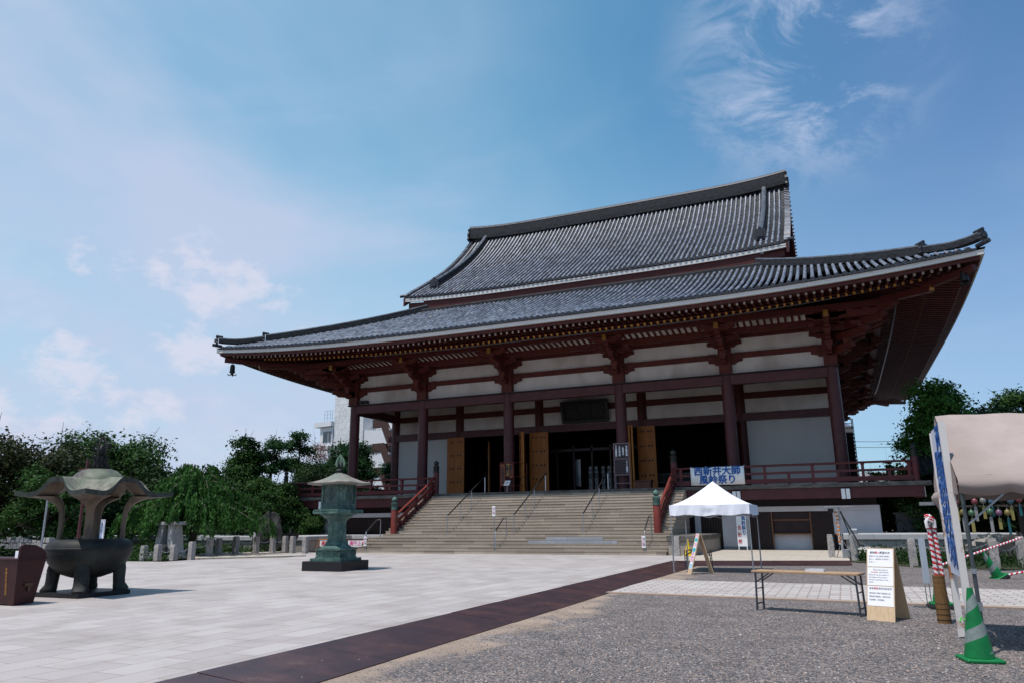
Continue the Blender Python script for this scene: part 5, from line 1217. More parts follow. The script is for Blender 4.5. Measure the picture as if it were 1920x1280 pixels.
m = MB(); m.box(-.16,.16,-.09,.09,0,.008); m.box(-.16,.16,-.09,-.084,.008,.045); m.box(-.16,.16,.084,.09,.008,.045); m.box(-.16,-.154,-.084,.084,.008,.045); m.box(.154,.16,-.084,.084,.008,.045); m.build('tray_body', pm('clear_plastic', (.55,.57,.6), None, rough=.15), t)
m = MB(); m.box(-.12,.1,-.06,.06,.009,.03); m.build('paper_slips', M_paper, t)
# ------------------------------------------------------------------ cones
def cone(label, x, y, z, H=.8, tilt=None, rz=0, mat=None, base=True, group='green traffic cones with silver spirals'):
    t = root('traffic_cone', label, 'traffic cone', (x,y,z), rz, group); s = H/.8
    if tilt: t.rotation_euler = tilt
    rows = []; K = 90; J = 96; m = MB(); prof = lambda q: (.155*(1-q)+.030*q)*s
    for k in range(K+1):
        q = k/K; rows.append([(prof(q)*math.cos(2*PI*j/J), prof(q)*math.sin(2*PI*j/J), .05*s+(H-.05*s)*q) for j in range(J)])
    vs = [p for r_ in rows for p in r_]; fs = []; ms = []
    for k in range(K):
        for j in range(J):
            fs.append((k*J+j,k*J+(j+1)%J,(k+1)*J+(j+1)%J,(k+1)*J+j)); ph = ((k/K)*2.35-(j/J)+.08) % 1.0
            ms.append(1 if (mat is None and ph < .42 and .06 < k/K < .97) else 0)
    m.v = vs; m.f = fs; m.m = ms; m.add(rows[-1], [tuple(range(J))], 0)
    m.build('cone_body', [mat or M_cone, M_conestripe], t, smooth=60)
    m = MB(); r = .20*s; m.add([(a*r,b*r,z_) for z_ in (0,.045*s) for a,b in ((-1,-1),(1,-1),(1,1),(-1,1))], [(3,2,1,0),(4,5,6,7),(0,1,5,4),(1,2,6,5),(2,3,7,6),(3,0,4,7)]); bevel(m.build('base', mat or M_cone, t), .02*s, 3)
    return t
cone('green traffic cone standing nearest, beside the tall banner', 17.41,-35.02,-.1,.80,rz=R(12))
c2_ = cone('green traffic cone on a black weight behind the reed wrapped post', 17.62,-29.3,-.03,.72,rz=R(8))
m = MB(); m.box(-.21,.21,-.21,.21,-.07,0); bevel(m.build('rubber_weight', M_conebase, c2_), .015)
c3_ = cone('green traffic cone tilted by the striped bar in front of the granite post', 19.85,-20.9,-.06,.78, tilt=(R(4),R(-27),R(18)))
m = MB(); m.box(-.2,.2,-.2,.2,-.09,-.002); bevel(m.build('rubber_weight', M_conebase, c3_), .015)
cone('yellow traffic cone at the stair foot behind the canopy leg', 9.62,-10.9,0,.74, mat=M_yellow, group='green traffic cones with silver spirals' if 0 else None)
def stripebar(a, b, r, label, name='striped_bar', pitch=.14):
    A, B = Vector(a), Vector(b); d = B-A; L_ = d.length; d.normalize(); s = d.cross(Vector((0,0,1)))
    if s.length < .1: s = Vector((1,0,0))
    s.normalize(); u = s.cross(d); n = int(L_/(pitch/6)); J = 12; vs = []; fs = []; ms = []
    for i in range(n+1):
        for j in range(J): th = 2*PI*j/J; vs.append(tuple(A+d*(L_*i/n)+s*(r*math.cos(th))+u*(r*math.sin(th))))
    for i in range(n):
        for j in range(J): fs.append((i*J+j,i*J+(j+1)%J,(i+1)*J+(j+1)%J,(i+1)*J+j)); ms.append(0 if ((i/6-j/J) % 1) < .5 else 1)
    m = MB(); m.v = vs; m.f = fs; m.m = ms; o = m.build(name, [M_barred, M_barwhite], smooth=60); return tag(o, label, 'striped bar', 'red and white striped bars')
stripebar((18.05,-23.6,.30),(20.5,-20.9,.97), .028, 'red and white bar slanting up from behind the banner'); stripebar((20.0,-20.85,-.02),(22.4,-20.0,.42), .028, 'red and white bar resting low beside the tilted cone')
# bundle of striped ropes over the reed post
t = root('reed_wrapped_post', 'post wrapped in brown reed screen left of the tall banner', 'post', (17.43,-31.5,-.1))
m = MB(); m.lathe([(.10,0),(.095,.36),(.085,.70),(.084,.72)], n=20); m.build('reed_wrap', M_reed, t, smooth=50)
m = MB()
for z in np.linspace(.05,.68,9): m.lathe([(.105-.02*z/.7,z),(.105-.02*z/.7,z+.008)], n=20)
m.build('binding_cords', M_black, t)
m = MB(); m.cyl(0,0,.7,1.55,.02,8); m.build('core_post', M_galv, t, smooth=40)
stripebar((17.41,-31.52,.58),(17.385,-31.55,1.36), .032, 'red and white twisted rope, left strand above the reed post', 'twisted_rope', .09); stripebar((17.49,-31.50,.58),(17.46,-31.52,1.36), .032, 'red and white twisted rope, right strand above the reed post', 'twisted_rope', .08)
t = root('rope_bundle', 'knotted bundle of red and white rope hanging at the top of the striped strands', 'rope', (17.42,-31.54,1.40)); m = MB()
for k in range(4):
    pts = [(.055*math.cos(q+k),.05*math.sin(q*1.0+k),.07+.075*math.sin(q*.5+k*.8)) for q in np.linspace(0,2*PI,14)]; m.tube(pts, .022, 7, k % 2)
m.tube([(-.05,-.03,-.05),(-.06,-.04,.05),(0,-.04,.14),(.05,-.02,.06),(.05,-.02,-.05)], .03, 8, 1); m.build('rope_coils', [M_barred, M_barwhite], t, smooth=60)
m = MB(); m.tube([(-.06,0,-.02),(.06,0,-.02)], .02, 6); m.build('rope_tie', M_beige, t)
# clear stand
t = root('clear_sign_stand', 'clear acrylic stand with metal feet left of the reed wrapped post', 'stand', (17.45,-29.1,-.1), R(4))
m = MB(); m.box(-.055,.055,-.01,.01,.42,1.25); m.build('acrylic_sleeve', pm('acrylic', (.42,.46,.52), (.32,.36,.42), 5, .12, streak=(20,20,.5)), t)
for x in (-.04,.03): m = MB(); m.box(x-.008,x+.008,-.008,.008,0,.45); m.build('rod', M_galv, t)
m = MB(); m.bar((-.28,-.02,.015),(.12,.02,.015),.03,.02); m.bar((-.25,-.16,.015),(.12,-.1,.015),.03,.02); m.build('foot', M_galv, t)
# ------------------------------------------------------------------ tall banner board
t = root('tall_signboard', 'tall peeling white signboard with blue brushed characters beside the beige tent', 'signboard', (17.47,-33.72,-.1), R(-90))
# local x: -> -Y world (near edge positive)
Mpeel = pm('peeling_white', (.62,.64,.72), (.52,.54,.64), 4, .6, c3=(.45,.48,.60))
m = MB(); m.box(-.55,.50,-.03,0,.86,2.82); o = m.build('panel', Mpeel, t)
Mrust = pm('rusty_white_edge', (.62,.58,.56), (.32,.12,.04), 3.0, .6, lo=.56, hi=.66)
m = MB(); m.box(.505,.565,-.05,.03,.45,2.84); m.box(.505,.545,-.05,.01,0,.45); m.build('edge_post', Mrust, t)
m = MB(); m.box(-.60,-.555,-.05,.03,.02,2.8); m.build('edge_post', Mrust, t)
m = MB(); m.box(.30,.36,-.02,.02,.0,.86); m.build('leg', M_paper, t)
for i, ch in enumerate('西新井大師'): text(ch, .50, 'blue_character', M_blue, o, (.18,-.035,2.58-.36*i), bold=.006, xs=1.15)
for i, ch in enumerate('風鈴祭り'): text(ch, .40, 'blue_character', M_blue, o, (-.25,-.035,2.3-.38*i), bold=.005, xs=1.1)
m = MB(); m.box(.495,.575,-.058,.04,.33,.37); m.box(.495,.575,-.058,.04,.18,.26); m.tube([(.5,-.06,.35),(.46,-.1,.38),(.5,-.12,.33)], .012, 6); m.build('green_tape', pm('green_tape', (.08,.42,.06), None, rough=.5), t)
# ------------------------------------------------------------------ beige tent at right
t = root('beige_tent', 'beige canvas gable tent with scalloped edge at the right edge of the frame', 'tent', (17.5,-33.35,-.1))
TL = 5.4
def cz_(u, q): # sagging ridge/eave
    return -.045*math.sin(PI*min(1,max(0,u/TL)))*(1)
m = MB()
for sgn, y1, z1 in ((-1,-1.25,2.12),(1,1.25,2.12)):
    g = []
    for i in range(31):
        u = TL*i/30; row = []
        for j in range(13):
            q = j/12; z = 3.02+(z1-3.02)*q-.05*math.sin(PI*q)+cz_(u,q)+.012*math.sin(u*3.1+q*5)+.008*math.sin(u*9+q*11)
            row.append((u,y1*q,z))
        g.append(row)
    m.grid(g)
m.build('roof_canvas', M_beige, t, smooth=60)
for u0, u1 in ((1.30,1.62),(3.3,3.4)):
    m = MB(); g = []
    for j in range(13):
        q = j/12; u = u0+(u1-u0)*q; z = 3.02+(2.12-3.02)*q-.05*math.sin(PI*q)+cz_(u,q)+.012*math.sin(u*3.1+q*5)+.008*math.sin(u*9+q*11)+.006
        g.append([(u-.018,-1.25*q,z),(u-.016,-1.25*q-.003,z+.004),(u+.016,-1.25*q-.003,z+.004),(u+.018,-1.25*q,z)])
    m.grid(g); m.build('canvas_seam', M_beige, t, smooth=60)
m = MB(); g = []
for i in range(13):
    s = -1+2*i/12; top = 3.02-.9*abs(s)-.02; g.append([(-.01-.02*math.sin(i*1.3)*q, 1.25*s, top*(1-q)+q*(1.88+ .10*(1-abs(s)))) for q in (0,.3,.6,.85,1)])
m.grid(g); m.build('gable_canvas', M_beige, t, smooth=60)
for nm_, y_, sc in (('front_valance',-1.27,1),('back_valance',1.27,1)):
    m = MB(); g = []
    for i in range(91):
        u = TL*i/90; dep = .20+.06*abs(math.sin(u*PI/.62+.3))**.7; row = []
        for j in range(8):
            q = j/7; row.append((u, y_+(.012 if y_ < 0 else -.012)-(.05*math.sin(q*PI)*(1 if sc else 0))-.02*math.sin(u*11)*q*.6-(.03*math.sin(q*3)), 2.125-dep*q+cz_(u,1)+.012*math.sin(u*3.1+5)*(1-q)))
        g.append(row)
    m.grid(g); m.build(nm_, M_beige, t, smooth=60)
# rolled ragged corner flap
m = MB(); g = []
for i in range(15):
    q = i/14; y_ = .25+1.05*q
    g.append([(-.02-.05*math.sin(k*1.1), y_, 2.02-.32*q*0-.04-.30*k/5*(1+.35*math.sin(i*2.1)*(k > 3))) for k in range(6)])
m.grid(g); m.build('rolled_flap', M_beige, t, smooth=60)
for x, y in ((.04,-1.2),(.04,1.2),(2.7,-1.2),(2.7,1.2),(5.3,-1.2),(5.3,1.2)):
    m = MB(); m.cyl(x,y,0,2.1,.024,10); o = m.build('tent_pole', pm('tent_pole_grey_%d' % int(x*10+y*3), (.07,.08,.085), None, rough=.5, metal=.4), t, smooth=40)
m = MB(); m.bar((.04,-1.2,1.50),(.62,-1.2,2.0),.03,.02); m.bar((.04,-1.2,2.08),(5.3,-1.2,2.08),.03,.03); m.bar((.04,1.2,2.08),(5.3,1.2,2.08),.03,.03); m.bar((.04,0,2.95),(5.3,0,2.92),.03,.03); m.bar((.04,-1.2,2.08),(.04,0,2.95),.03,.03); m.bar((.04,1.2,2.08),(.04,0,2.95),.03,.03); m.bar((-.25,1.22,1.82),(.04,1.2,1.82),.05,.05); m.build('brace', M_galv, t)
m = MB(); m.box(.005,.075,-1.24,-1.16,.50,.60); m.box(.01,.07,-1.235,-1.165,.93,.99); m.build('pole_clamp', M_galv, t)
text('西新井大師風鈴会', .10, 'black_stencil', M_blackink, t, (-.035,.35,2.45), (PI/2,-.0,-PI/2), vertical=True, pitch=.9)
# ------------------------------------------------------------------ vegetation
def quads(C_, nrm, size, asp=1.6, r=rng):
    """leaf cards centred at C_ (n,3) -> verts (4n,3)"""
    n = len(C_); a = r.normal(size=(n,3)); a -= nrm*(a*nrm).sum(1,keepdims=True); a /= np.linalg.norm(a,axis=1,keepdims=True)+1e-9
    b = np.cross(nrm, a); sa = (size*asp/2)[:,None]*a; sb = (size/2)[:,None]*b
    V = np.empty((n,4,3)); V[:,0] = C_-sa; V[:,1] = C_-sb*.9; V[:,2] = C_+sa; V[:,3] = C_+sb*.9
    return V.reshape(-1,3)
def leafmesh(name, V, mat, parent):
    n = len(V)//4; me = bpy.data.meshes.new(name); me.vertices.add(n*4); me.vertices.foreach_set('co', V.astype(np.float32).ravel())
    me.loops.add(n*4); me.loops.foreach_set('vertex_index', np.arange(n*4,dtype=np.int32)); me.polygons.add(n); me.polygons.foreach_set('loop_start', np.arange(0,n*4,4,dtype=np.int32))
    me.materials.append(mat); me.update(calc_edges=True); me.validate()
    o = bpy.data.objects.new(name, me); COL.objects.link(o); o.parent = parent; return o
def norm_(a): return a/(np.linalg.norm(a,axis=1,keepdims=True)+1e-9)
def tree(name, label, cat, x, y, h, rad, mat, n=9000, leaf=.2, base=.25, z0=0, shape='round', seed=1, blobs=13, trunk_r=None, bark=None, group=None, clump=.16, sparse=1.0, ell=(1,1), lean=0):
    r = np.random.default_rng(seed); t = root(name, label, cat, (x,y,z0), 0, group); n = int(n*2.1); leaf *= .72; clump *= .66
    H0 = h*base; ch = h-H0; cz0 = H0+ch*.5; bl = []
    for i in range(blobs):
        q = (i+.5)/blobs; zz = H0+ch*(.10+.82*q)
        if shape == 'round': rr = rad*math.sqrt(max(.05,1-((zz-cz0)/(ch*.56))**2))
        elif shape == 'cone': rr = rad*(1.02-.85*q)
        elif shape == 'flat': rr = rad*(.55+.45*math.sin(PI*q))
        else: rr = rad
        a = i*2.4+r.uniform(-.5,.5); d = rr*r.uniform(.35,.68); br = rad*r.uniform(.34,.5)*(.6+.4*rr/rad)
        bl.append((d*math.cos(a)*ell[0], d*math.sin(a)*ell[1], zz+r.uniform(-.05,.05)*h, br, br*.72))
    bl.append((0,0,H0+ch*.55,rad*.5,ch*.36))
    w_ = np.array([b[3]**2 for b in bl]); w_ /= w_.sum(); nc = max(40, int(n/42)); which = r.choice(len(bl), nc, p=w_); B = np.array(bl)[which]
    d = norm_(r.normal(size=(nc,3))); d[:,2] = np.where(d[:,2] < -.35, -d[:,2]*.6, d[:,2]); f = r.uniform(.62,1.08,size=(nc,1))**.8
    cc = B[:,:3]+d*f*np.stack([B[:,3],B[:,3],B[:,4]],1)
    per = n//nc; P = np.repeat(cc,per,0)+r.normal(size=(nc*per,3))*np.array([1,1,.62])*rad*clump*r.uniform(.5,1.2,size=(nc*per,1))
    P[:,2] = np.maximum(P[:,2], H0*.8)
    dirs = norm_(np.repeat(d,per,0)*.9+r.normal(size=P.shape)*.7+np.array([0,0,.55]))
    V = quads(P, dirs, leaf*r.uniform(.6,1.25,size=len(P)), 1.7, r)
    tr = trunk_r or rad*.065; m = MB(); pts = [(0,0,-.1),(lean*.3,.03*h*.3,H0*.6),(lean*.6,-.02*h,H0+ch*.3),(lean,.0,H0+ch*.72)]
    m.tube(pts, tr, 9, rs=[tr*1.25,tr*.95,tr*.65,tr*.2]); m.build('trunk', bark or M_bark, t, smooth=60)
    m = MB()
    for b in bl:
        q = r.uniform(.3,.75); s0 = Vector((lean*q,0,H0*.75+(ch*.5)*q*.9)); e0 = Vector(b[:3]); mid = (s0+e0)/2+Vector((0,0,-.03*h+r.uniform(-.02,.05)*h))
        m.tube([s0,mid,e0,e0+(e0-mid)*.5], tr*.3, 6, rs=[tr*.42,tr*.3,tr*.16,tr*.05])
        for k in range(3):
            e2 = e0+Vector(r.normal(size=3))*b[3]*.7; m.tube([mid.lerp(e0,.7),(e0+e2)/2,e2], tr*.1, 4, rs=[tr*.15,tr*.1,tr*.03])
    m.build('branches', bark or M_bark, t)
    leafmesh('crown', V, mat, t); return t
G1 = 'trees in the temple garden at the left'
tree('broadleaf_tree','dark brownish green tree filling the left edge of the frame','tree',-24.5,-20.0,5.9,4.0,L_brown,12000,.19,.22,seed=3,group=G1,ell=(1.1,1.1))
tree('broadleaf_tree','thin topped dark tree just left of the incense burner roof','tree',-22.2,-17.3,5.0,2.0,L_dark,6000,.17,.25,seed=4,group=G1)
tree('broadleaf_tree','light green low tree seen between the burner pillars and left pole','tree',-19.3,-20.8,4.2,2.0,L_mid,7000,.15,.25,seed=5,group=G1)
tree('broadleaf_tree','large round deep green tree behind the incense burner','tree',-30.5,-8.6,7.2,4.4,L_mid,15000,.22,.18,seed=6,group=G1,blobs=17)
tree('broadleaf_tree','dark olive lower tree at the left foot of the large round tree','tree',-27.5,-11.5,4.8,2.8,L_dark,8000,.18,.2,seed=7,group=G1)
tree('broadleaf_tree','dark tree filling the gap between round tree and weeping tree','tree',-25.2,-8.4,5.0,3.0,L_dark,9000,.18,.15,seed=8,group=G1)
tree('broadleaf_tree','tall pointed green tree right of the weeping tree','tree',-22.6,-4.2,7.6,2.7,L_mid,13000,.18,.15,seed=9,group=G1,shape='cone',blobs=16,ell=(1,1))
tree('broadleaf_tree','low bushy tree left of the veranda corner','tree',-19.4,-5.0,4.4,2.2,L_mid,9000,.15,.15,seed=10,group=G1)
tree('broadleaf_tree','dark spreading tree beneath the left veranda corner','tree',-21.2,2.0,4.4,3.0,L_dark,10000,.17,.2,seed=11,group=G1)
tree('broadleaf_tree','bright green shrub tree under the left veranda','tree',-17.9,-3.2,2.6,1.6,L_mid,8000,.12,.2,seed=12,group=G1)
tree('pine_tree','thin sparse pine left of the broad pine','pine tree',-30.0,6.8,9.6,1.7,L_pine,2600,.2,.35,seed=13,group='thin pines beyond the garden',blobs=7,clump=.25,trunk_r=.13)
tree('pine_tree','thin leaning pine nearest the broad pine','pine tree',-28.6,8.4,9.9,1.8,L_pine,2600,.2,.5,seed=14,group='thin pines beyond the garden',blobs=6,clump=.25,trunk_r=.13,lean=.5)
tree('pine_tree','broad dense dark pine left of the corner column','pine tree',-26.6,13.6,9.4,4.6,L_pine,18000,.2,.12,seed=15,blobs=22,shape='cone',clump=.10,ell=(1.2,1.2))
tree('pine_tree','dark pine seen between the two left columns','pine tree',-20.6,14.5,8.0,2.8,L_pine,9000,.18,.1,seed=16,blobs=12,clump=.12)
tree('clipped_tree','clipped olive coloured tree with cloud-like tiers seen through the left porch bay','tree',-21.8,19.0,11.2,2.5,L_olive,12000,.15,.1,seed=17,blobs=10,clump=.12)
tree('flowering_tree','thin reddish twiggy tree in front of the white apartment block','tree',-31.5,15.5,10.2,1.9,L_pink,1300,.13,.45,seed=18,blobs=8,clump=.3,trunk_r=.09)
tree('broadleaf_tree','dark tree mass behind the left veranda railing','tree',-23.5,6.0,6.6,3.4,L_dark,10000,.18,.12,seed=19,group=G1)
G2 = 'trees right of the hall'
tree('broadleaf_tree','leafy tree between the two ginkgos right of the hall','tree',25.2,6.0,7.6,3.0,L_mid,10000,.17,.3,seed=30,group=G2,blobs=13)
tree('ginkgo_tree','tall ragged ginkgo right of the hall eaves','tree',21.6,2.0,9.2,3.3,L_bright,12000,.17,.36,seed=21,group=G2,blobs=15,shape='cone',clump=.13,ell=(1.0,1.0),trunk_r=.25)
tree('ginkgo_tree','second ginkgo at the right edge above the beige tent','tree',27.4,4.5,8.4,3.4,L_mid,12000,.18,.3,seed=22,group=G2,blobs=15,clump=.13)
tree('broadleaf_tree','dark tree behind the beige tent','tree',24.4,-3.8,6.6,2.6,L_dark,9000,.16,.2,seed=23,group=G2)
tree('broadleaf_tree','dark low tree under the right end of the veranda','tree',19.9,-1.2,2.9,1.9,L_dark,8000,.13,.2,seed=24,group=G2)
tree('broadleaf_tree','dark tree with bent trunk behind the wind chime stand','tree',22.4,-11.2,4.0,2.1,L_dark,8000,.13,.45,seed=25,group=G2,trunk_r=.16)
tree('broadleaf_tree','bright leaved tree behind the hanging paper strips','tree',24.6,-10.0,3.4,1.8,L_bright,7000,.12,.3,seed=26,group=G2)
tree('broadleaf_tree','dark green tree closing the view at the right edge','tree',27.5,-6.0,5.5,2.8,L_dark,8000,.16,.1,seed=27,group=G2)
tree('cypress','slim dark conical tree beside the tiled roof','tree',19.2,9.0,5.6,.55,L_dark,2600,.11,.05,seed=28,shape='cone',clump=.2)
tree('broadleaf_tree','small far tree under the black fire stairs','tree',19.0,22.0,5.6,1.2,L_olive,2500,.13,.2,seed=29)
# weeping tree
def weeping(x, y, z0, h, rad, n_main=34, seed=5):
    r = np.random.default_rng(seed); t = root('weeping_tree', 'large weeping cherry with hanging leafy strands behind the chained posts', 'tree', (x,y,z0)); V = []; br = MB()
    br.tube([(0,0,-.1),(.08,.05,h*.3),(-.1,0,h*.55),(0,.05,h*.8)], .16, 9, rs=[.2,.16,.12,.06]); m = br; m.build('trunk', M_bark, t, smooth=60); br = MB()
    for i in range(n_main):
        a = i*2.39996; lvl = (i+.5)/n_main; reach = rad*(.28+.72*(1-lvl)**.6)*r.uniform(.75,1.05); zt = h*(.50+.46*lvl)+r.uniform(-.1,.1)*h*.6
        dx, dy = math.cos(a), math.sin(a); s = Vector((0,0,h*(.35+.45*lvl)))
        pts = [s+Vector((dx*reach*q, dy*reach*q, (zt-s.z)*math.sin(min(1,q*1.6)*PI/2)-h*.42*max(0,q-.45)**1.5)) for q in np.linspace(0,1,9)]
        br.tube(pts, .03, 5, rs=[.05*(1-q*.85) for q in np.linspace(0,1,9)])
        for k in range(13):
            q = .22+.78*k/12; j = min(7,int(q*8)); f = q*8-j; p = pts[j].lerp(pts[j+1], f); ln = (p.z)*r.uniform(.16,.6)*(1.0 if q > .5 else .7)
            for e in range(2 if r.uniform() > .35 else 3):
                off = Vector((r.normal()*.16, r.normal()*.16, 0)); nl = int(10+ln*26); zz = np.linspace(0,1,nl)
                C_ = np.stack([p.x+off.x+dx*ln*.30*zz**.7+r.normal(size=nl)*.045, p.y+off.y+dy*ln*.30*zz**.7+r.normal(size=nl)*.045, np.maximum(p.z-ln*zz+.05, .25)], 1)
                nn = norm_(np.stack([r.normal(size=nl)+dx*.7, r.normal(size=nl)+dy*.7, r.normal(size=nl)*.35+.35],1))
                # leaves hang: long axis mostly vertical
                A_ = np.tile(np.array([0,0,1.0]),(nl,1))+r.normal(size=(nl,3))*.35; A_ -= nn*(A_*nn).sum(1,keepdims=True); A_ = norm_(A_); B_ = np.cross(nn,A_); sz = r.uniform(.05,.10,size=(nl,1))
                Q = np.empty((nl,4,3)); Q[:,0] = C_-A_*sz*1.3; Q[:,1] = C_-B_*sz*.55; Q[:,2] = C_+A_*sz*1.3; Q[:,3] = C_+B_*sz*.55; V.append(Q.reshape(-1,3))
    br.build('branches', M_barkpale, t); leafmesh('crown', np.concatenate(V), leafmat('leaf_weeping', (.016,.05,.012), (.055,.14,.028)), t); return t
weeping(-14.6,-16.2,0,4.7,4.0)
weep2 = None
# ground cover
def cover(name, label, poly_fn, n, zr, leaf, mat, seed):
    r = np.random.default_rng(seed); P = poly_fn(r, n); P[:,2] += r.uniform(0,1,len(P))**1.5*zr*(1+.5*np.sin(P[:,0]*2.1)*np.cos(P[:,1]*1.7))
    V = quads(P, norm_(r.normal(size=P.shape)*.8+np.array([0,0,.7])), leaf*r.uniform(.6,1.2,size=len(P)), 1.6, r)
    o = leafmesh(name, V, mat, None); o['kind'] = 'stuff'; return tag(o, label, 'ground cover')
def bed_r(r, n):
    x = r.uniform(16.4,32,n); y = -7.1-r.uniform(0,1,n)*(5.2+np.clip((x-16.4)*1.9,0,4.2)); return np.stack([x,y,np.full(n,-.05)],1)
cover('ground_cover','low dark green azalea ground cover before the right stone wall', bed_r, 26000, .38, .07, L_dark, 31)
def bed_l(r, n):
    x = r.uniform(-24,-12.9,n); y = r.uniform(-20.5,-9.3,n); k = (x < -13.2-(np.abs(y+14)*.0)-np.clip(3.0-np.abs(y+14.5),0,3)*.8) | (y < -17.8); k &= ~((y > -17.6)&(x > -13.6)); return np.stack([x,y,np.full(n,-.05)],1)[k]
cover('ground_cover','low green plants on the garden ground behind the left chained posts', bed_l, 26000, .42, .075, L_mid, 32)
def bed_f(r, n): return np.stack([r.uniform(-60,-20,n), r.uniform(-24,30,n), np.full(n,-.05)],1)
cover('undergrowth','dark undergrowth beneath the left trees', bed_f, 26000, 1.5, .24, L_dark, 33)
# far hedge-like woods at the left, right and behind
def wood(name, label, x0, y0, x1, y1, h, dep, n, mat, seed, leaf=.35):
    r = np.random.default_rng(seed); q = r.uniform(0,1,n); s = r.normal(size=n)*dep; dx, dy = x1-x0, y1-y0; L_ = math.hypot(dx,dy)
    top = h*(.72+.28*np.sin(q*L_*.35+seed)*np.sin(q*L_*.13+1)); z = top*r.uniform(0,1,n)**.6
    P = np.stack([x0+dx*q-dy/L_*s, y0+dy*q+dx/L_*s, z],1); V = quads(P, norm_(r.normal(size=P.shape)+np.array([0,-.4,.5])), leaf*r.uniform(.6,1.2,size=n), 1.6, r)
    o = leafmesh(name, V, mat, None); o['kind'] = 'stuff'; return tag(o, label, 'woods')
wood('distant_woods','dark wood closing the view behind the garden trees at the left', -48,-45,-38,45, 4.6, 2.5, 26000, L_dark, 41)
wood('distant_woods','dark shrubs seen low behind the veranda and between the columns', -36,24,-19,34, 6.5, 2.0, 10000, L_dark, 42)
wood('distant_woods','dark wood behind the beige tent and wind chimes', 18.3,3.4,44,-12, 4.8, 1.6, 30000, L_dark, 43, .25)
# pebbles near the camera
def pebbles():
    r = np.random.default_rng(77); n = 52000; u = r.uniform(0,1,n); d = 5.2+11*u**1.35; ang = r.uniform(-.62,.62,n); a = YAW+ang*-1
    x = 16.144-np.sin(YAW+ang)*d; y = -45.473+np.cos(YAW+ang)*d; k = ((x > 11.1)|((x > 9.95)&(r.uniform(0,1,n) < .035*np.clip((x-9.6)/1.3,0,1)**2)))&~((y > -28.5)&(y < -23.8)); k &= r.uniform(0,1,n) > np.clip(1-(x-11.2)/1.4,0,.85)
    x, y = x[k], y[k]; n = len(x); s = r.uniform(.006,.015,n)*(1+.6*(r.uniform(0,1,n) > .93)); th = r.uniform(0,PI,n); e = r.uniform(.6,1,n)
    B = np.array([(1,0,0),(0,1,0),(-1,0,0),(0,-1,0),(0,0,1),(.7,.7,-.3)]); B = np.array([(1,0,.0),(.45,.8,.1),(-.5,.75,0),(-1,-.1,.1),(-.4,-.8,0),(.55,-.75,.1),(.1,.1,.62)])
    V = np.empty((n,7,3)); bx = B[None,:,0]*e[:,None]; by = B[None,:,1]; c, s_ = np.cos(th)[:,None], np.sin(th)[:,None]
    V[:,:,0] = x[:,None]+s[:,None]*(bx*c-by*s_)*r.uniform(.8,1.2,(n,7)); V[:,:,1] = y[:,None]+s[:,None]*(bx*s_+by*c)*r.uniform(.8,1.2,(n,7)); V[:,:,2] = np.where(x < 11.05, .018-(x-9.85)*.0904, -.099)[:,None]+s[:,None]*B[None,:,2]*1.3+r.uniform(-.001,.002,(n,7))
    F = np.array([(0,1,6),(1,2,6),(2,3,6),(3,4,6),(4,5,6),(5,0,6)]); I = (np.arange(n)[:,None,None]*7+F[None]).ravel()
    me = bpy.data.meshes.new('pebbles'); me.vertices.add(n*7); me.vertices.foreach_set('co', V.astype(np.float32).ravel()); me.loops.add(len(I)); me.loops.foreach_set('vertex_index', I.astype(np.int32)); me.polygons.add(n*6); me.polygons.foreach_set('loop_start', np.arange(0,n*18,3,dtype=np.int32)); me.update(calc_edges=True)
    m, nt, b, N, L = newmat('pebble'); g = N('ShaderNodeNewGeometry'); cr = N('ShaderNodeValToRGB'); L(g.outputs['Random Per Island'], cr.inputs[0]); e_ = cr.color_ramp.elements
    e_[0].color = (.04,.04,.048,1); e_[1].color = (.42,.38,.36,1)
    for p, c_ in ((.3,(.10,.09,.094)),(.6,(.165,.148,.145)),(.8,(.21,.18,.17)),(.92,(.27,.18,.135))): q = e_.new(p); q.color = (*c_,1)
    L(cr.outputs[0], b.inputs['Base Color']); b.inputs['Roughness'].default_value = .8; me.materials.append(m)
    o = bpy.data.objects.new('loose_gravel', me); COL.objects.link(o); o['kind'] = 'stuff'; tag(o, 'loose grey and brown gravel stones in the foreground', 'gravel')
pebbles()
# ------------------------------------------------------------------ background buildings
t = root('apartment_block', 'white tiled apartment block with stepped balconies behind the left trees', 'apartment block', (-50.6,44.4,0), R(-10))
Mapt = brickmat('apartment_tile', [(.60,.60,.61),(.66,.66,.67)], (.45,.45,.46), 1.6, .9, .03, 'xz', .6, stain=(.58,.58,.60), bump=0, grain=3)
Mapt_w = pm('apartment_white', (.68,.68,.70), (.62,.62,.64), .6, .6)
m = MB(); m.box(-1.5,4.5,0,8,0,21.5); m.build('stair_tower', Mapt, t)
m = MB(); m.box(-3.6,-1.51,1,8,0,15.2); m.box(4.51,16,2,9,0,17.6); m.build('wing', Mapt_w, t)
m = MB(); m.box(-5.2,-1.52,-.6,3,15.8,16.5); m.build('roof_slab', Mapt_w, t)
m = MB()
for z in (16.55,17.1,17.65): m.bar((-3.3,-.3,z+.5),(-1.6,-.3,z+.5),.05,.05)
for x in (-3.3,-2.7,-2.1,-1.6): m.bar((x,-.3,16.5),(x,-.3,18.2),.05,.05,up=(1,0,0))
m.build('roof_railing', pm('pale_blue_rail', (.35,.5,.6), None, rough=.5), t)
m = MB(); m.box(-4.2,-1.55,-.2,1.0,12.6,15.75); wing_ = m.build('corner_room', Mapt_w, t)
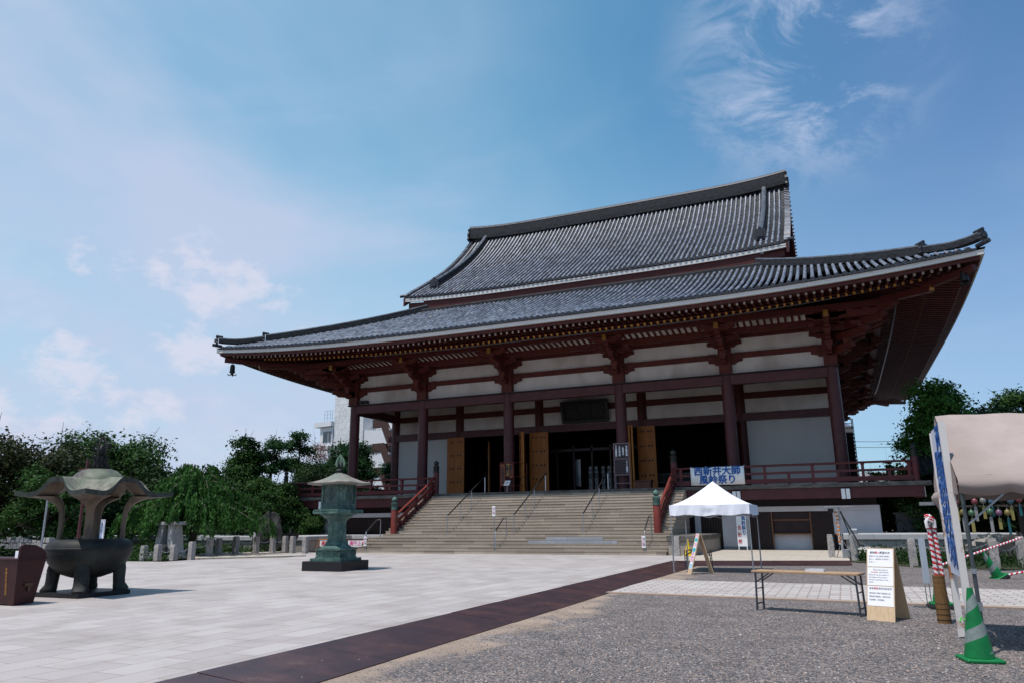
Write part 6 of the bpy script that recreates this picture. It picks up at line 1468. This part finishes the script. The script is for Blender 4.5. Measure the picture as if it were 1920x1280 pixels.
for x0, x1 in ((-3.5,-2.4),(-2.3,-1.75)):
    m = MB(); m.box(x0,x1,-.28,-.21,13.4,15.1); wf = m.build('window', pm('grey_window_frame', (.3,.32,.34), None, rough=.5), t); m = MB(); m.box(x0+.1,x1-.1,-.31,-.285,13.5,15.0); m.build('pane', M_glass, wf)
m = MB(); m.box(-4.3,-1.5,-1.0,-.25,11.4,12.9); m.build('balcony', Mapt_w, t)
for k in range(4):
    z = 15.2-3.4*k
    m = MB(); m.box(4.52,9.5,.2,2,z-2.6,z-.5); m.build('balcony', Mapt_w, t)
    m = MB(); m.prism([(6.3,z+.9),(8.6,z+.9),(10.6,z-2.9),(9.4,z-3.1),(8.0,z-.3),(6.3,z-.3)], .1, .6, lambda u,v,w_: (u,w_,v)); m.build('brown_soffit', pm('brown_soffit_%d' % k, (.06,.03,.025), None, rough=.6), t)
m = MB(); m.prism([(8.7,17.6),(10.6,17.6),(14.0,10.0),(12.6,6.0),(10.8,6.0),(10.8,12.0)], .6, 2.1, lambda u,v,w_: (u,w_,v)); m.build('slanted_wall', Mapt_w, t)
for z in (14.2,10.9):
    m = MB(); m.box(12.4,15,1.95,2.0,z,z+1.3); m.build('window', M_glass, t)
m = MB(); m.box(11.6,16.5,.6,9,17.6,18.2); m.build('roof_edge', Mapt_w, t)
# rear annex of the temple
t = root('rear_annex', 'rear temple building with grey tiled roof showing past the hall eaves', 'annex', (0,40,0))
m = MB(); m.box(-13.4,13.4,6,26,0,11.0); m.build('wall', M_wallwhite, t)
m = MB(); m.add([(-18.1,1,11.2),(18.1,1,11.2),(18.1,30,11.2),(-18.1,30,11.2),(-13,14,16),(13,14,16),(13,16,16),(-13,16,16)], [(0,1,5,4),(1,2,6,5),(2,3,7,6),(3,0,4,7),(4,5,6,7),(3,2,1,0)]); m.build('roof', M_tile, t)
# black fire stairs
t = root('fire_stairs', 'black metal stairs beside the right corner column', 'stairs', (17.2,25,0))
m = MB()
for k in range(22): m.box(-1.2,.55,-.3+.0*k,.9,2.0+.32*k,2.05+.32*k)
m.build('treads', M_black, t)
for x in (.45,.55): m = MB(); m.bar((x,.3,0),(x-.0,.3,10.1),.07,.07,up=(1,0,0)); m.build('stringer', M_black, t)
m = MB()
for z in (9.3,9.7,10.05): m.bar((-1.4,.3,z),(.5,.3,z),.05,.05)
m.build('top_rail', M_black, t); m = MB(); m.box(-1.2,.5,.92,.98,0,9.0); m.build('back_screen', M_inside, t)
# side gate with tiled roof
t = root('tiled_gatehouse', 'small dark building with tiled roof behind the right end of the veranda', 'gatehouse', (21.6,.6,0))
m = MB(); m.box(-1.3,6,-1,3,0,3.7); m.build('wall', M_darkmaroon, t)
m = MB(); m.prism([(-2.3,3.75),(3.9,3.75),(.9,5.0)], -1.7, 7, lambda u,v,w_: (w_,u-.0,v)); rf = m.build('roof', M_pan, t)
m = MB()
for k in range(30): x = -1.6+.29*k; m.tube([(x,-2.35,3.78),(x,.85,5.05)], .07, 6)
m.build('tile_rolls', M_ridge, rf, smooth=50); m = MB(); ridge_run(m, [(-1.8,.9,4.95),(2,.9,4.95),(7,.9,4.95)], .4, .35); m.build('ridge', [M_ridge,M_ridge], rf)
# grey wall behind the veranda end
m = MB(); m.box(18.6,20.5,-1.9,-1.7,.5,1.75); m.box(18.5,20.6,-1.95,-1.65,1.75,1.85); tag(m.build('garden_screen', pm('grey_screen', (.05,.05,.06), None, rough=.6)), 'dark grey garden screen at the right end of the ground floor', 'screen')
# far white and blue buildings low on the right
t = root('distant_building', 'pale low building seen under the right railing', 'building', (22,75,0)); m = MB(); m.box(-4,3,0,8,0,8.2); m.build('wall', Mapt_w, t); m = MB(); m.box(-3,2,-.05,0,4.0,5.2); m.build('window', M_glass, t)
t = root('distant_building', 'blue grey low building seen under the right railing', 'building', (29,76,0)); m = MB(); m.box(-3,5,0,8,0,8.6); m.build('wall', pm('blue_wall', (.08,.16,.30), None, rough=.6), t); m = MB(); m.box(-2,1,-.05,0,5.0,6.6); m.build('window', M_glass, t)
for i, (z, lb) in enumerate(((8.35,'upper'),(7.75,'lower'))):
    m = MB(); m.tube([(12,40,z+1.5),(20,41,z+1.1),(30,42,z+1.0),(60,45,z+2)], .025, 5); tag(m.build('power_line', M_black), '%s power line crossing the sky right of the corner column' % lb, 'cable')
# ------------------------------------------------------------------ left garden furniture
t = root('stone_monument', 'pale tapered stone monument under the weeping tree', 'monument', (-10.6,-21.7,0)) if 0 else root('stone_monument', 'pale tapered stone monument under the weeping tree', 'monument', (-13.9,-18.2,0))
Mst = pm('pale_granite', (.40,.39,.38), (.28,.27,.265), 9, .8, bump=.2)
m = MB(); m.box(-.85,.85,-.6,.6,0,.2); m.box(-.68,.68,-.45,.45,.2,.36); bevel(m.build('base', Mst, t), .02)
for sx in (-1,1): m = MB(); m.add([(sx*.62,-.35,.36),(sx*.25,-.35,.36),(sx*.25,.35,.36),(sx*.62,.35,.36),(sx*.45,-.28,1.55),(sx*.14,-.28,1.55),(sx*.14,.28,1.55),(sx*.45,.28,1.55)], [(0,3,2,1),(4,5,6,7),(0,1,5,4),(1,2,6,5),(2,3,7,6),(3,0,4,7)]); m.build('tapered_pillar', Mst, t)
m = MB(); m.box(-.7,.7,-.36,.36,1.56,1.72); bevel(m.build('cap', Mst, t), .02); m = MB(); m.box(-.24,.24,.1,.25,.36,1.5); m.build('inscribed_slab', M_boulder, t)
def boulder(name, label, x, y, z, rx, ry, rz_, seed, mat=None):
    r = np.random.default_rng(seed); m = MB(); rows = []
    ph = r.uniform(0,6,12)
    for i in range(13):
        th = PI*i/12; ring = []
        for j in range(20):
            a = 2*PI*j/20; k = 1+.16*math.sin(3*a+ph[0]+2*th)+.12*math.sin(5*a+ph[1]+4*th)+.09*math.sin(7*th+ph[2]+a*2); ring.append((rx*k*math.sin(th)*math.cos(a), ry*k*math.sin(th)*math.sin(a), rz_*k*math.cos(th)))
        rows.append(ring)
    m.grid(rows, closed=True); o = m.build(name, mat or M_boulder, smooth=35); o.location = (x,y,z); return tag(o, label, 'rock')
boulder('dark_rock','tall dark craggy rock right of the weeping tree',-14.6,-10.6,.7,.75,.7,1.35,1)
boulder('dark_rock','low dark boulder beside the pale monument',-13.7,-18.7,.25,.45,.4,.35,2)
boulder('pale_rock','pale flat rock behind the hanging paper strips',21.2,-11.5,.35,.9,.6,.5,3,pm('pale_rock', (.30,.27,.24), (.2,.18,.16), 4, .9, bump=.5, bsc=8))
boulder('dark_rock','dark rounded boulder at the right edge behind the chain',21.9,-12.4,.3,.7,.6,.55,4)
boulder('pale_rock','small pale rock behind the plaque stand',17.0,-10.0,.1,.55,.3,.25,5,Mst)
t = root('mast', 'slim maroon mast with crossbars rising behind the incense burner', 'mast', (-7.9,-27.5,0))
m = MB(); m.cyl(0,0,0,3.8,.06,8,r1=.045); m.build('pole', M_maroon, t, smooth=40); m = MB(); m.box(-.35,.35,-.04,.04,3.42,3.48); m.box(-.3,.3,-.04,.04,3.05,3.11); m.build('crossbar', M_maroon, t); m = MB(); m.lathe([(.02,3.0),(.08,3.03),(.09,3.1),(.05,3.16),(.01,3.17)], (-.42,0,0), 10); m.build('lamp', M_paper, t, smooth=40)
t = root('white_signpost', 'tall narrow white signboard seen between the burner pillars', 'sign', (-7.47,-26.97,.2))
m = MB(); m.box(-.11,.11,-.02,.02,.6,1.55); o = m.build('panel', M_paper, t); m = MB(); m.box(-.02,.02,.02,.05,-.2,1.2); m.build('post', M_galv, t); text('境内案内図', .13, 'blue_text', M_blue, o, (0,-.025,1.15), vertical=True, pitch=.9)
m = MB(); m.tube([(0,0,0),(.0,0,2.9)], .035, 8); o = m.build('white_pole', M_galv, smooth=40); o.location = (-8.5,-28.35,0); tag(o, 'slim white pole left of the incense burner', 'pole')
m = MB(); m.tube([(0,0,0),(1.3,.6,2.3)], .04, 7); o = m.build('tree_prop', M_bark, smooth=40); o.location = (-19.0,-21.2,0); tag(o, 'slanting wooden prop leaning against the left trees', 'prop')
t = root('small_garden_sign', 'small pale garden sign on a stick under the weeping tree', 'sign', (-13.6,-12.9,0)); m = MB(); m.box(-.22,.22,-.015,.015,.85,1.15); m.build('panel', M_lowwhite, t); m = MB(); m.bar((0,.03,0),(0,.03,.9),.03,.03,up=(1,0,0)); m.build('stick', M_bark, t)
# low ruined wall line behind the burner
t = root('stone_wall', 'low wall of pale stones behind the incense burner', 'wall', (-21.6,-21.9,.55)); rr_ = np.random.default_rng(5); m = MB()
for i in range(15):
    x = i*.3; m.box(x,x+.27,0,.3,0,.2+rr_.uniform(0,.08)); m.box(x+.12,x+.36,.02,.28,.281,.30+rr_.uniform(.05,.22))
m.build('stones', M_rockgrey, t)
# ------------------------------------------------------------------ prayer plaque stand
t = root('prayer_plaque_stand', 'stand with small flat roof and a strip of hanging wooden plaques at the pavement end', 'plaque stand', (16.0,-11.4,-.02))
m = MB(); m.box(-.55,.50,-.25,.25,2.02,2.06); bevel(m.build('roof_panel', M_galv, t), .008); m = MB(); m.box(-.03,.03,-.03,.03,0,2.02); m.build('post', M_galv, t); m = MB(); m.box(-.42,-.2,-.12,.1,1.82,1.98); m.build('speaker', M_black, t)
for a in (.3,2.4,4.5): m = MB(); m.tube([(0,0,.75),(.38*math.cos(a),.38*math.sin(a),0)], .016, 6); m.build('tripod_leg', M_galv, t)
m = MB(); m.box(-.14,-.06,-.045,-.03,.55,1.95); m.build('hanging_strip', M_board, t)
for k in range(9):
    m = MB(); z = .62+.145*k; x = -.10+.03*math.sin(k*2.2); m.add([(x-.055,-.065,z),(x+.055,-.06,z),(x+.055,-.055,z+.07),(x,-.055,z+.1),(x-.055,-.06,z+.07),(x-.055,-.055,z),(x+.055,-.05,z),(x+.055,-.045,z+.07),(x,-.045,z+.1),(x-.055,-.05,z+.07)], [(0,1,2,3,4),(9,8,7,6,5)]+[(i,5+i,5+(i+1)%5,(i+1)%5) for i in range(5)]); m.build('wooden_plaque', pm('plaque_wood_%d' % k, (.42,.16,.05), None, rough=.5), t)
m = MB(); m.bar((.05,0,1.85),(.62,-1.9,.55),.045,.045); m.bar((.05,0,1.85),(.35,.3,.8),.03,.03); m.build('strut', M_black, t)
m = MB(); m.box(-.02,.26,-.2,.1,0,.36); bevel(m.build('weight_box', M_galv, t), .01); m = MB(); m.tube([(.2,-.22,.3),(.3,-.3,.1),(.15,-.35,.03),(.5,-.3,.02)], .012, 6); m.build('cable', M_black, t)
t = root('tissue_box', 'small clear box standing on the stone wall coping by the plaque stand', 'box', (16.5,-6.8,.86)); m = MB(); m.box(-.18,.18,-.12,.12,0,.2); bevel(m.build('box_body', M_galv, t), .02); m = MB(); m.box(-.15,.15,-.09,.09,.201,.24); m.build('lid', M_board, t)
# ------------------------------------------------------------------ wind chime rack behind the tent
t = root('wind_chime_rack', 'wooden rack from which wind chimes hang, behind the beige tent', 'rack', (21.0,-17.6,-.1))
for x in (-1.6,2.6): m = MB(); m.box(x-.04,x+.04,-.04,.04,0,2.35); m.build('post', M_bark, t)
m = MB()
for z in (2.3,1.95): m.box(-1.7,2.7,-.03,.03,z,z+.06)
m.build('crossbar', M_bark, t)
cc = [(.60,.05,.08),(.65,.45,.05),(.10,.35,.55),(.55,.2,.45),(.65,.62,.6),(.12,.4,.15)]
cm = [pm('chime_%d' % i, tuple(.22*q+.02 for q in c), None, rough=.3) for i, c in enumerate(cc)]; sm = [pm('strip_%d' % i, tuple(.32*q+.02 for q in c), None, rough=.6) for i, c in enumerate([(.6,.5,.12),(.55,.48,.45),(.02,.32,.36),(.62,.6,.62),(.5,.2,.3)])]  # chime and strip colours scaled down, garden shade put into the colour
rr_ = np.random.default_rng(9)
cn_ = ['red','orange','blue','pink','white','green']; sn_ = ['yellow','beige','teal','white','pink']
for k in range(24):
    x = 21.0-1.5+4.1*((k*.618)%1); row = k%2; z = 2.2-.36*row-.05*rr_.uniform()
    t2 = root('wind_chime', '%s glass wind chime with %s strip, %s row, %s of rack' % (cn_[k%6], sn_[k%5], ['upper','lower'][row], 'left end' if x < 20.6 else ('middle' if x < 22 else 'right end')), 'wind chime', (x,-17.66-.05*row,z-.42), rr_.uniform(-.6,.6), 'wind chimes hanging on the rack')
    m = MB(); m.lathe([(.06,.20),(.085,.23),(.095,.28),(.08,.34),(.04,.38),(.01,.385)], n=12); m.build('bell', cm[k%6], t2, smooth=50)
    m = MB(); h_ = rr_.uniform(.3,.5); m.box(-.045,.045,-.002,.002,.12-h_,.12); m.build('paper_strip', sm[k%5], t2); m = MB(); m.bar((0,0,.1),(0,0,.44),.006,.006); m.build('string', M_barwhite, t2)
